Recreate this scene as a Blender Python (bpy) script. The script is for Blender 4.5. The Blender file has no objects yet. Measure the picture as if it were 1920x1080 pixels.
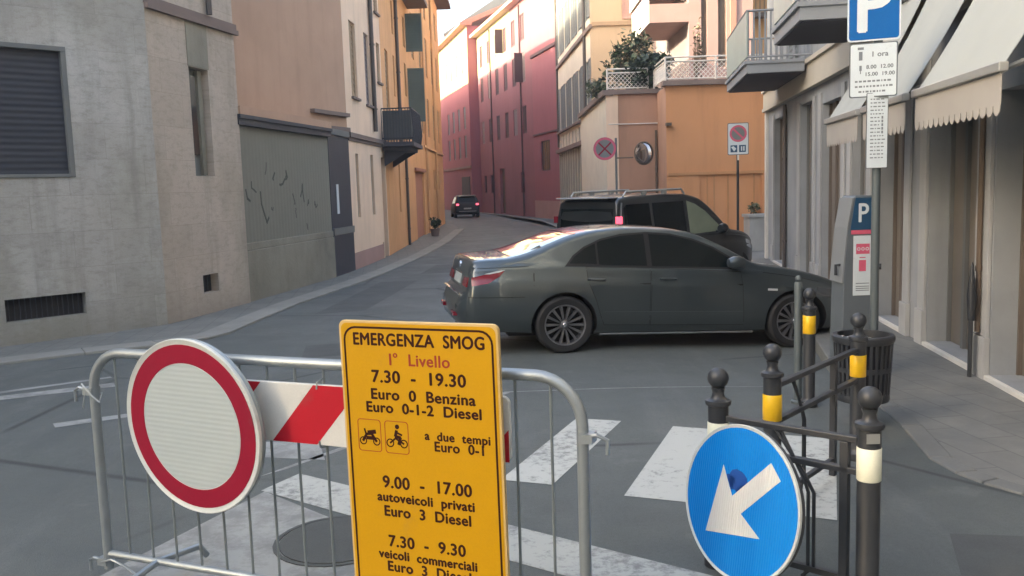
import bpy, bmesh, math, random
from mathutils import Vector, Matrix
random.seed(7)
R = math.radians
SC = bpy.context.scene
COL = SC.collection

# ------------------------------------------------------------------ camera
CAM_H = 2.0; PITCH = R(6.53); ROLL = R(1.8); FPX = 1650.0
fwd = Vector((0, math.cos(PITCH), -math.sin(PITCH)))
up0 = Vector((0, math.sin(PITCH), math.cos(PITCH))); r0 = Vector((1, 0, 0))
rgt = r0*math.cos(ROLL) - up0*math.sin(ROLL)
upv = up0*math.cos(ROLL) + r0*math.sin(ROLL)
cd = bpy.data.cameras.new('camera'); cam = bpy.data.objects.new('camera', cd); COL.objects.link(cam)
mw = Matrix((rgt, upv, -fwd)).transposed().to_4x4(); mw.translation = (0, 0, CAM_H)
cam.matrix_world = mw
cd.sensor_width = 36; cd.lens = FPX/1920*36; cd.clip_start = .05; cd.clip_end = 5000
SC.camera = cam

# ------------------------------------------------------------------ light
SUN_EL = R(17); SUN_DIR = Vector((-.97, -.24, 0)).normalized()      # towards the sun
w = bpy.data.worlds.new('World'); SC.world = w; w.use_nodes = True
nt = w.node_tree; bg = nt.nodes['Background']
sky = nt.nodes.new('ShaderNodeTexSky'); sky.sky_type = 'NISHITA'; sky.sun_disc = False
sky.sun_elevation = SUN_EL; sky.sun_rotation = math.atan2(SUN_DIR.x, SUN_DIR.y)
sky.air_density = 1.0; sky.dust_density = 6.0; sky.ozone_density = .8
nt.links.new(sky.outputs[0], bg.inputs[0]); bg.inputs[1].default_value = .15
sd = bpy.data.lights.new('sun', 'SUN'); so = bpy.data.objects.new('sun', sd); COL.objects.link(so)
sd.energy = 2.6; sd.angle = R(.5); sd.color = (1, .9, .66)
d = Vector((SUN_DIR.x*math.cos(SUN_EL), SUN_DIR.y*math.cos(SUN_EL), math.sin(SUN_EL)))
so.rotation_euler = d.to_track_quat('Z', 'Y').to_euler()
SC.view_settings.view_transform = 'Standard'; SC.view_settings.look = 'None'
SC.view_settings.exposure = 2.82; SC.view_settings.gamma = 1

# ------------------------------------------------------------------ materials
def mat(name, col, rough=.8, metal=0, spec=.5, var=0, vscale=1.5, streak=0, bump=0, bscale=40, coat=0,
        emit=None, stain=None, fine=0):
    m = bpy.data.materials.new(name); m.use_nodes = True
    N = m.node_tree.nodes; L = m.node_tree.links; b = N['Principled BSDF']
    b.inputs['Base Color'].default_value = (*col, 1); b.inputs['Roughness'].default_value = rough
    b.inputs['Metallic'].default_value = metal; b.inputs['Specular IOR Level'].default_value = spec
    b.inputs['Coat Weight'].default_value = coat; b.inputs['Coat Roughness'].default_value = .04
    if emit:
        b.inputs['Emission Color'].default_value = (*emit[0], 1); b.inputs['Emission Strength'].default_value = emit[1]
    tc = N.new('ShaderNodeTexCoord')
    cur = None
    def noise(scale, detail=5, vec=None, rough_=.6):
        n = N.new('ShaderNodeTexNoise'); n.inputs['Scale'].default_value = scale; n.inputs['Detail'].default_value = detail
        n.inputs['Roughness'].default_value = rough_
        L.new(vec or tc.outputs['Object'], n.inputs['Vector']); return n.outputs['Fac']
    def ramp(f, a, b_):
        r_ = N.new('ShaderNodeMapRange'); r_.inputs['From Min'].default_value = a; r_.inputs['From Max'].default_value = b_
        L.new(f, r_.inputs['Value']); return r_.outputs['Result']
    def mix(f, A, B, k):
        mx = N.new('ShaderNodeMix'); mx.data_type = 'RGBA'
        ml = N.new('ShaderNodeMath'); ml.operation = 'MULTIPLY'; ml.inputs[1].default_value = k; L.new(f, ml.inputs[0])
        L.new(ml.outputs[0], mx.inputs[0])
        for i, v in ((6, A), (7, B)):
            if isinstance(v, tuple): mx.inputs[i].default_value = (*v, 1)
            else: L.new(v, mx.inputs[i])
        return mx.outputs[2]
    cur = tuple(col)
    if var:
        cur = mix(ramp(noise(vscale), .35, .7), cur, tuple(c*.62 for c in col), var)
        cur = mix(ramp(noise(vscale*.31, 3), .42, .68), cur, tuple(min(1, c*1.3) for c in col), var*.7)
    if streak:
        mp = N.new('ShaderNodeMapping'); mp.inputs['Scale'].default_value = (1, 1, .12); L.new(tc.outputs['Object'], mp.inputs[0])
        cur = mix(ramp(noise(3.2, 6, mp.outputs[0]), .5, .75), cur, tuple(c*.5 for c in col), streak)
    if stain:
        cur = mix(ramp(noise(stain[1], 6, None, .7), stain[2], stain[2]+.1), cur, tuple(stain[0]), stain[3])
    if fine:
        cur = mix(ramp(noise(90, 3), .35, .65), cur, tuple(c*.55 for c in col), fine)
    if not isinstance(cur, tuple): L.new(cur, b.inputs['Base Color'])
    if bump:
        bp = N.new('ShaderNodeBump'); bp.inputs['Strength'].default_value = bump; bp.inputs['Distance'].default_value = .02
        L.new(noise(bscale, 6), bp.inputs['Height']); L.new(bp.outputs[0], b.inputs['Normal'])
    return m

M = {}
M['stone_trim'] = mat('stone_trim', (.2, .15, .13), .8, var=.5)
M['shutter_blue'] = mat('shutter_blue', (.05, .054, .066), .6, var=.3, vscale=4)
M['dark_void'] = mat('dark_void', (.018, .018, .022), .7)
M['frame_grey'] = mat('frame_grey', (.15, .155, .15), .6, var=.3)
M['panel_green'] = mat('panel_green', (.17,.175,.14), .8, var=.55, vscale=1.2, streak=.6, bump=.15)
M['conc_base'] = mat('conc_base', (.27, .25, .20), .9, var=.8, vscale=1.8, streak=.4, bump=.4, bscale=18, fine=.2)
M['iron_blue'] = mat('iron_blue', (.035, .04, .055), .55, var=.4, vscale=5)
M['plaster_brown'] = mat('plaster_brown', (.50, .325, .225), .9, var=.4, vscale=.7, streak=.2, bump=.2, bscale=12)
M['plaster_cream'] = mat('plaster_cream', (.80, .60, .44), .9, var=.3, vscale=.8, streak=.3, bump=.15)
M['plaster_orange'] = mat('plaster_orange', (.66, .375, .185), .9, var=.35, vscale=.7, streak=.3, bump=.15)
M['plaster_orange_deep'] = mat('plaster_orange_deep', (.62, .37, .2), .9, var=.3, vscale=.6, streak=.25)
M['plaster_pinkred'] = mat('plaster_pinkred', (.40, .19, .14), .9, var=.3)
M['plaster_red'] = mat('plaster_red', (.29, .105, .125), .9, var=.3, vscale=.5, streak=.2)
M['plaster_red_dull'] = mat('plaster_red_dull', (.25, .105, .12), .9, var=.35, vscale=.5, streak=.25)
M['plaster_sunlit'] = mat('plaster_sunlit', (.42, .385, .22), .9, var=.25, vscale=.6, streak=.2)  # sunlit zone of the red houses, sunlight put into the wall colour
M['plaster_yellow'] = mat('plaster_yellow', (.46, .35, .235), .9, var=.25, vscale=.6, streak=.2)
M['stone_cream'] = mat('stone_cream', (.70, .66, .55), .85, var=.3)
M['stone_rust'] = mat('stone_rust', (.3, .3, .25), .85, var=.4)
M['terrace_orange'] = mat('terrace_orange', (.62, .30, .14), .9, var=.25, vscale=.5, streak=.3, bump=.15)
M['terrace_peach'] = mat('terrace_peach', (.44, .255, .17), .9, var=.35, vscale=.6, streak=.3)
M['gate_orange'] = mat('gate_orange', (.5, .25, .11), .7, var=.3)
M['plaster_mauve'] = mat('plaster_mauve', (.38, .24, .21), .9, var=.3)
M['plaster_far'] = mat('plaster_far', (.68, .36, .14), .9, var=.3)
M['shop_grey'] = mat('shop_grey', (.285, .30, .31), .8, var=.5, vscale=1.6, streak=.35, bump=.15)
M['shop_light'] = mat('shop_light', (.36, .365, .36), .8, var=.45, vscale=1.6, streak=.3, bump=.15)
M['shop_upper'] = mat('shop_upper', (.32, .30, .27), .85, var=.4, streak=.3)
M['shop_frame'] = mat('shop_frame', (.13, .105, .085), .6, var=.4)
M['fascia'] = mat('fascia', (.52, .47, .38), .7, var=.25)
M['marble'] = mat('marble', (.62, .60, .55), .5, var=.3, vscale=3)
M['shop_door'] = mat('shop_door', (.19, .165, .14), .5, var=.5, vscale=2, streak=.4)
M['roof_tile'] = mat('roof_tile', (.42, .2, .15), .9, var=.5, vscale=3)
M['roof_grey'] = mat('roof_grey', (.10, .105, .11), .8, var=.3)
M['eave'] = mat('eave', (.2, .17, .16), .9, var=.4)
M['eave_pale'] = mat('eave_pale', (.5, .36, .32), .9, var=.3)
M['wood_brown'] = mat('wood_brown', (.12, .085, .06), .7, var=.4)
M['shut_tan'] = mat('shut_tan', (.34, .24, .15), .7, var=.4)
M['shut_green'] = mat('shut_green', (.125, .165, .15), .7, var=.4)
M['shut_grey'] = mat('shut_grey', (.19, .205, .205), .7, var=.4)
M['shut_mauve'] = mat('shut_mauve', (.21, .17, .17), .7, var=.4)
M['shut_red'] = mat('shut_red', (.07, .038, .043), .7, var=.4)
M['shut_pink'] = mat('shut_pink', (.45, .28, .24), .7, var=.4)
M['glass'] = mat('window_glass', (.03, .035, .04), .08, spec=.6)
M['pipe'] = mat('pipe', (.085, .07, .065), .5, var=.3)
M['awning'] = mat('awning', (.36, .375, .35), .85, var=.25, vscale=1.2)
M['awning_val'] = mat('awning_val', (.36, .335, .30), .85, var=.25, vscale=2)
M['alu'] = mat('alu', (.42, .42, .40), .45, metal=.6, var=.2)
M['balc_grey'] = mat('balc_grey', (.26, .275, .29), .6, var=.35)
M['balc_sheet'] = mat('balc_sheet', (.075, .08, .085), .6, var=.5, vscale=3)
M['balc_glass'] = mat('balc_glass', (.36, .42, .38), .35, var=.35, vscale=2.5)
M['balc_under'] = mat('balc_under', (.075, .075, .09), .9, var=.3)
M['white_metal'] = mat('white_metal', (.68, .63, .57), .5, var=.2)
M['black_iron'] = mat('black_iron', (.03, .033, .038), .42, var=.4, vscale=12, bump=.05, bscale=120)
M['galv'] = mat('galv', (.29, .325, .345), .42, metal=.55, var=.45, vscale=7)
M['wire'] = mat('wire_galv', (.2, .23, .24), .5, metal=.4, var=.4, vscale=9)
M['red_sign'] = mat('red_sign', (.26, .008, .03), .4, spec=.2, var=.2, vscale=5, fine=.10, stain=((.12, .11, .09), 4, .6, .16))
M['red_board'] = mat('red_board', (.42, .012, .025), .35, spec=.2, var=.18, vscale=6, fine=.10, stain=((.12, .11, .09), 4, .6, .16))
M['white_board'] = mat('white_board', (.58, .58, .545), .45, spec=.2, var=.18, vscale=5, fine=.10, stain=((.12, .11, .09), 4, .6, .16))
M['white_sign'] = mat('white_sign', (.54, .57, .55), .4, var=.15, vscale=4, fine=.10, stain=((.12, .11, .09), 4, .6, .16))
M['sign_yellow'] = mat('sign_yellow', (.50, .265, .002), .42, spec=.2, var=.12, vscale=3, fine=.10, stain=((.12, .11, .09), 4, .6, .16))
M['sign_edge'] = mat('sign_edge', (.52, .36, .14), .5, var=.3, vscale=6)
M['ink'] = mat('ink', (.035, .010, .008), .7, spec=.1)
M['ink_red'] = mat('ink_red', (.26, .018, .003), .6)
M['ink_black'] = mat('ink_black', (.03, .03, .035), .6)
M['scrawl'] = mat('scrawl', (.075, .078, .066), .8, var=.5, vscale=12)
M['ink_grey'] = mat('ink_grey', (.16, .18, .2), .6)
M['sign_blue'] = mat('sign_blue', (.006, .135, .50), .35, var=.12, vscale=6, fine=.10, stain=((.12, .11, .09), 4, .6, .16))
M['sign_blue_dark'] = mat('sign_blue_dark', (.004, .055, .27), .5, var=.3, vscale=20)
M['p_blue'] = mat('p_blue', (.006,.11,.36), .4, spec=.2, var=.12, vscale=4, fine=.10, stain=((.12, .11, .09), 4, .6, .16))
M['white_plate'] = mat('white_plate', (.60, .66, .69), .45, var=.15, vscale=5, fine=.10, stain=((.12, .11, .09), 4, .6, .16))
M['band_yellow'] = mat('band_yellow', (.80, .47, .01), .4, var=.15, vscale=14, fine=.10, stain=((.12, .11, .09), 4, .6, .16))
M['band_white'] = mat('band_white', (.78, .78, .62), .4, var=.12, vscale=14, fine=.10, stain=((.12, .11, .09), 4, .6, .16))
M['pole_grey'] = mat('pole_grey', (.10, .12, .125), .5, metal=.2, var=.35, vscale=6)
M['meter_grey'] = mat('meter_grey', (.105, .122, .135), .5, var=.25, vscale=4)
M['meter_lit'] = mat('meter_lit', (.19, .205, .215), .5, var=.2)  # meter grey made paler for the side that catches light
M['pink'] = mat('pink', (.58, .10, .17), .5, var=.2, vscale=20)
M['meter_blue'] = mat('meter_blue', (.01, .06, .13), .4)
M['paint_sedan'] = mat('paint_sedan', (.06, .076, .084), .30, metal=.55, coat=.9, var=.12, vscale=1.2)
M['paint_van'] = mat('paint_van', (.008, .012, .016), .32, coat=.6)
M['paint_hatch'] = mat('paint_hatch', (.014, .02, .026), .5, spec=.25)
M['car_glass'] = mat('car_glass', (.004, .007, .008), .04, spec=.16)
M['car_glass_rear'] = mat('car_glass_rear', (.02, .025, .027), .06, spec=1, coat=1)
M['car_glass_lit'] = mat('car_glass_lit', (.24, .27, .19), .1, spec=.5, var=.4, vscale=3)  # light showing through the van's front window, put into the glass colour
M['rubber'] = mat('rubber', (.012, .012, .013), .75)
M['rim'] = mat('rim', (.20, .20, .21), .35, metal=.7)
M['chrome'] = mat('chrome', (.75, .75, .75), .15, metal=1)
M['tail_red'] = mat('tail_red', (.19, .006, .018), .25, coat=.4)
M['tail_lit'] = mat('tail_lit', (.5, .03, .05), .3, emit=((1, .10, .16), .35))
M['lamp_clear'] = mat('lamp_clear', (.5, .52, .54), .15, coat=1)
M['headlamp_dark'] = mat('headlamp_dark', (.05, .055, .06), .1, coat=1)
M['plate'] = mat('plate', (.4, .43, .4), .5)
M['gap'] = mat('gap', (.004, .004, .005), .8)
M['leaf'] = mat('leaf', (.045, .075, .035), .6, var=.5, vscale=6)
M['leaf_dark'] = mat('leaf_dark', (.022, .036, .026), .7, var=.5, vscale=6)
M['leaf_pale'] = mat('leaf_pale', (.17, .17, .10), .6, var=.5, vscale=6)
M['bark'] = mat('bark', (.12, .08, .05), .9)
M['mirror_glass'] = mat('mirror_glass', (.36, .29, .27), .08, metal=1, var=.6, vscale=3)
M['soil'] = mat('soil', (.2, .19, .17), .95)

def asphalt():
    m = bpy.data.materials.new('asphalt'); m.use_nodes = True
    N = m.node_tree.nodes; L = m.node_tree.links; b = N['Principled BSDF']
    tc = N.new('ShaderNodeTexCoord')
    def noise(s, det=6, sc=(1, 1, 1), rg=.6):
        mp = N.new('ShaderNodeMapping'); mp.inputs['Scale'].default_value = sc; L.new(tc.outputs['Object'], mp.inputs[0])
        n = N.new('ShaderNodeTexNoise'); n.inputs['Scale'].default_value = s; n.inputs['Detail'].default_value = det
        n.inputs['Roughness'].default_value = rg
        L.new(mp.outputs[0], n.inputs['Vector']); return n.outputs['Fac']
    def mr(f, a, c, lo=0, hi=1):
        r_ = N.new('ShaderNodeMapRange')
        for k, v in zip(('From Min', 'From Max', 'To Min', 'To Max'), (a, c, lo, hi)): r_.inputs[k].default_value = v
        L.new(f, r_.inputs['Value']); return r_.outputs['Result']
    def mix(f, A, B):
        mx = N.new('ShaderNodeMix'); mx.data_type = 'RGBA'; L.new(f, mx.inputs[0])
        for i, v in ((6, A), (7, B)):
            if isinstance(v, tuple): mx.inputs[i].default_value = (*v, 1)
            else: L.new(v, mx.inputs[i])
        return mx.outputs[2]
    c = mix(mr(noise(.55), .35, .7), (.096, .110, .103), (.066, .077, .073))
    c = mix(mr(noise(1.0, 6, (1.5, .22, 1), .7), .52, .72, 0, .55), c, (.15, .158, .155))
    c = mix(mr(noise(2.6, 8, (1, 1, 1), .75), .56, .66, 0, .4), c, (.055, .062, .064))
    c = mix(mr(noise(160, 2), .4, .7, 0, .5), c, (.155, .16, .16))
    c = mix(mr(noise(38, 4, (1, 1, 1), .8), .48, .68, 0, .5), c, (.062, .068, .066))
    c = mix(mr(noise(.9, 7, (1, 1, 1), .75), .57, .63, 0, .35), c, (.15, .156, .15))
    # sealed cracks
    vo = N.new('ShaderNodeTexVoronoi'); vo.feature = 'DISTANCE_TO_EDGE'; vo.inputs['Scale'].default_value = .32
    mp = N.new('ShaderNodeMapping'); mp.inputs['Scale'].default_value = (1, .8, 1); L.new(tc.outputs['Object'], mp.inputs[0])
    ad = N.new('ShaderNodeMix'); ad.data_type = 'RGBA'; ad.blend_type = 'ADD'; ad.inputs[0].default_value = .35
    nn = N.new('ShaderNodeTexNoise'); nn.inputs['Scale'].default_value = 1.3; nn.inputs['Detail'].default_value = 6
    L.new(mp.outputs[0], ad.inputs[6]); L.new(nn.outputs['Color'], ad.inputs[7]); L.new(ad.outputs[2], vo.inputs['Vector'])
    cr = mr(vo.outputs['Distance'], .003, .011, .75, 0)
    gate = mr(noise(.4, 2), .47, .56)
    ml = N.new('ShaderNodeMath'); ml.operation = 'MULTIPLY'; L.new(cr, ml.inputs[0]); L.new(gate, ml.inputs[1])
    c = mix(ml.outputs[0], c, (.03, .033, .035))
    L.new(c, b.inputs['Base Color'])
    L.new(mr(noise(1.2), .3, .7, .62, .85), b.inputs['Roughness'])
    bp = N.new('ShaderNodeBump'); bp.inputs['Strength'].default_value = .35; bp.inputs['Distance'].default_value = .01
    L.new(noise(120, 3), bp.inputs['Height']); L.new(bp.outputs[0], b.inputs['Normal'])
    return m
M['asphalt'] = asphalt()
def stone(name, col, ang, dark, pale):
    m = bpy.data.materials.new(name); m.use_nodes = True
    N = m.node_tree.nodes; L = m.node_tree.links; b = N['Principled BSDF']; b.inputs['Roughness'].default_value = .88
    tc = N.new('ShaderNodeTexCoord'); mp = N.new('ShaderNodeMapping'); mp.inputs['Rotation'].default_value = (0, 0, -ang); L.new(tc.outputs['Object'], mp.inputs[0])
    sp = N.new('ShaderNodeSeparateXYZ'); L.new(mp.outputs[0], sp.inputs[0]); cb = N.new('ShaderNodeCombineXYZ'); L.new(sp.outputs['X'], cb.inputs[0]); L.new(sp.outputs['Z'], cb.inputs[1])
    V = cb.outputs[0]
    def noise(s_, det, sc=(1, 1, 1), rg=.65, off=0):
        q = N.new('ShaderNodeMapping'); q.inputs['Scale'].default_value = sc; q.inputs['Location'].default_value = (off, off, 0); L.new(V, q.inputs[0])
        n = N.new('ShaderNodeTexNoise'); n.inputs['Scale'].default_value = s_; n.inputs['Detail'].default_value = det; n.inputs['Roughness'].default_value = rg
        L.new(q.outputs[0], n.inputs['Vector']); return n.outputs['Fac']
    def mr(f, a, c, lo=0, hi=1):
        r_ = N.new('ShaderNodeMapRange')
        for k, v in zip(('From Min', 'From Max', 'To Min', 'To Max'), (a, c, lo, hi)): r_.inputs[k].default_value = v
        L.new(f, r_.inputs['Value']); return r_.outputs['Result']
    def mix(f, A, B):
        mx = N.new('ShaderNodeMix'); mx.data_type = 'RGBA'; L.new(f, mx.inputs[0])
        for i, v in ((6, A), (7, B)):
            if isinstance(v, tuple): mx.inputs[i].default_value = (*v, 1)
            else: L.new(v, mx.inputs[i])
        return mx.outputs[2]
    br = N.new('ShaderNodeTexBrick'); L.new(V, br.inputs['Vector']); br.inputs['Scale'].default_value = 1; br.inputs['Brick Width'].default_value = 1.1; br.inputs['Row Height'].default_value = .52
    br.inputs['Mortar Size'].default_value = .004; br.inputs['Mortar Smooth'].default_value = .6; br.inputs['Color1'].default_value = (*col, 1); br.inputs['Color2'].default_value = (*[c*.86 for c in col], 1); br.inputs['Mortar'].default_value = (*[c*.66 for c in col], 1)
    c = br.outputs['Color']
    c = mix(mr(noise(.55, 4, (1, .55, 1), .6, 3.1), .46, .66, 0, .7), c, dark)
    c = mix(mr(noise(.7, 5, (1, .7, 1), .6, 9.7), .5, .7, 0, .7), c, pale)
    c = mix(mr(noise(1.6, 7, (1.6, .14, 1), .7, 1.3), .52, .74, 0, .55), c, tuple(v*.72 for v in dark))
    c = mix(mr(noise(5, 8, (1, 2.2, 1), .8), .48, .7, 0, .62), c, tuple(v*.8 for v in dark))
    c = mix(mr(noise(40, 4), .4, .7, 0, .22), c, dark)
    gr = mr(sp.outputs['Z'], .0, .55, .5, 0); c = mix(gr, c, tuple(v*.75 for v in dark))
    L.new(c, b.inputs['Base Color'])
    bp = N.new('ShaderNodeBump'); bp.inputs['Strength'].default_value = .4; bp.inputs['Distance'].default_value = .012
    L.new(noise(14, 9, (1, 1, 1), .75), bp.inputs['Height']); L.new(bp.outputs[0], b.inputs['Normal'])
    return m
M['stone_grey'] = stone('stone_grey', (.43, .41, .38), R(45.7), (.25, .238, .195), (.54, .53, .505))
M['stone_warm'] = stone('stone_warm', (.52, .44, .365), R(77.5), (.33, .285, .225), (.60, .515, .44))

def paving():
    m = bpy.data.materials.new('paving'); m.use_nodes = True
    N = m.node_tree.nodes; L = m.node_tree.links; b = N['Principled BSDF']
    tc = N.new('ShaderNodeTexCoord'); mp = N.new('ShaderNodeMapping'); mp.inputs['Rotation'].default_value = (0, 0, R(82))
    L.new(tc.outputs['Object'], mp.inputs[0])
    br = N.new('ShaderNodeTexBrick'); L.new(mp.outputs[0], br.inputs['Vector'])
    br.inputs['Color1'].default_value = (.19, .19, .172, 1); br.inputs['Color2'].default_value = (.17, .17, .156, 1)
    br.inputs['Mortar'].default_value = (.115, .114, .108, 1); br.inputs['Scale'].default_value = 1
    br.inputs['Brick Width'].default_value = .62; br.inputs['Row Height'].default_value = .31; br.inputs['Mortar Size'].default_value = .006
    br.inputs['Bias'].default_value = -.1
    n = N.new('ShaderNodeTexNoise'); n.inputs['Scale'].default_value = 2.4; n.inputs['Detail'].default_value = 8; n.inputs['Roughness'].default_value = .7
    L.new(tc.outputs['Object'], n.inputs['Vector'])
    r_ = N.new('ShaderNodeMapRange'); r_.inputs['From Min'].default_value = .35; r_.inputs['From Max'].default_value = .7
    r_.inputs['To Max'].default_value = .65; L.new(n.outputs['Fac'], r_.inputs['Value'])
    mx = N.new('ShaderNodeMix'); mx.data_type = 'RGBA'; L.new(r_.outputs[0], mx.inputs[0]); L.new(br.outputs['Color'], mx.inputs[6])
    mx.inputs[7].default_value = (.105, .107, .105, 1); L.new(mx.outputs[2], b.inputs['Base Color'])
    b.inputs['Roughness'].default_value = .8
    bp = N.new('ShaderNodeBump'); bp.inputs['Strength'].default_value = .3; bp.inputs['Distance'].default_value = .01
    n2 = N.new('ShaderNodeTexNoise'); n2.inputs['Scale'].default_value = 60; L.new(tc.outputs['Object'], n2.inputs['Vector'])
    L.new(n2.outputs['Fac'], bp.inputs['Height']); L.new(bp.outputs[0], b.inputs['Normal'])
    return m
M['paving'] = paving()
M['asphalt_patch'] = mat('asphalt_patch', (.085, .092, .09), .8, var=.7, vscale=3, fine=.35, bump=.3, bscale=120)
M['kerb_worn'] = mat('kerb_worn', (.165, .168, .158), .85, var=.5, vscale=2.5, bump=.25, fine=.2)
M['kerb'] = mat('kerb', (.25, .245, .22), .85, var=.45, vscale=2.5, bump=.2)

def worn_paint(name, col, cover, scale=7):
    m = bpy.data.materials.new(name); m.use_nodes = True
    N = m.node_tree.nodes; L = m.node_tree.links; b = N['Principled BSDF']; b.inputs['Roughness'].default_value = .75
    tc = N.new('ShaderNodeTexCoord')
    n = N.new('ShaderNodeTexNoise'); n.inputs['Scale'].default_value = scale; n.inputs['Detail'].default_value = 9; n.inputs['Roughness'].default_value = .75
    n2 = N.new('ShaderNodeTexNoise'); n2.inputs['Scale'].default_value = 1.2; n2.inputs['Detail'].default_value = 4
    L.new(tc.outputs['Object'], n.inputs['Vector']); L.new(tc.outputs['Object'], n2.inputs['Vector'])
    a = N.new('ShaderNodeMath'); a.operation = 'MULTIPLY_ADD'; a.inputs[1].default_value = .5; L.new(n2.outputs['Fac'], a.inputs[0]); L.new(n.outputs['Fac'], a.inputs[2])
    r_ = N.new('ShaderNodeMapRange'); r_.inputs['From Min'].default_value = cover; r_.inputs['From Max'].default_value = cover+.16
    L.new(a.outputs[0], r_.inputs['Value'])
    mx = N.new('ShaderNodeMix'); mx.data_type = 'RGBA'; L.new(r_.outputs[0], mx.inputs[0])
    mx.inputs[6].default_value = (*col, 1); mx.inputs[7].default_value = (.20, .205, .198, 1)
    L.new(mx.outputs[2], b.inputs['Base Color']); return m
M['zebra'] = worn_paint('zebra_paint', (.44, .455, .43), .77, 13)
M['zebra_worn'] = worn_paint('zebra_paint_worn', (.40, .415, .39), .71, 11)
M['zebra_ghost'] = worn_paint('zebra_paint_ghost', (.30, .31, .30), .68, 4)

def ribbed(name, col, axis, freq, rough=.4, amp=.25):
    m = mat(name, col, rough, spec=.2, var=.12, vscale=5); N = m.node_tree.nodes; L = m.node_tree.links
    b = N['Principled BSDF']; tc = N.new('ShaderNodeTexCoord')
    wv = N.new('ShaderNodeTexWave'); wv.bands_direction = axis; wv.inputs['Scale'].default_value = freq
    wv.inputs['Distortion'].default_value = .3
    L.new(tc.outputs['Object'], wv.inputs['Vector'])
    bp = N.new('ShaderNodeBump'); bp.inputs['Strength'].default_value = amp; bp.inputs['Distance'].default_value = .01
    L.new(wv.outputs['Fac'], bp.inputs['Height']); L.new(bp.outputs[0], b.inputs['Normal'])
    return m
M['white_ribbed'] = ribbed('white_ribbed', (.40, .45, .45), 'Z', 13, amp=.1)
M['blue_ribbed'] = ribbed('blue_ribbed', (.001, .19, .60), 'X', 22, .35, .3)
M['arrow_ribbed'] = ribbed('arrow_ribbed', (.58, .585, .565), 'X', 22, .4, .3)
M['roller'] = ribbed('roller', (.05, .054, .066), 'Z', 3.6, .6, .6)
M['panel_board'] = ribbed('panel_board', (.225, .217, .182), 'Y', 2.2, .8, .25)

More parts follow.
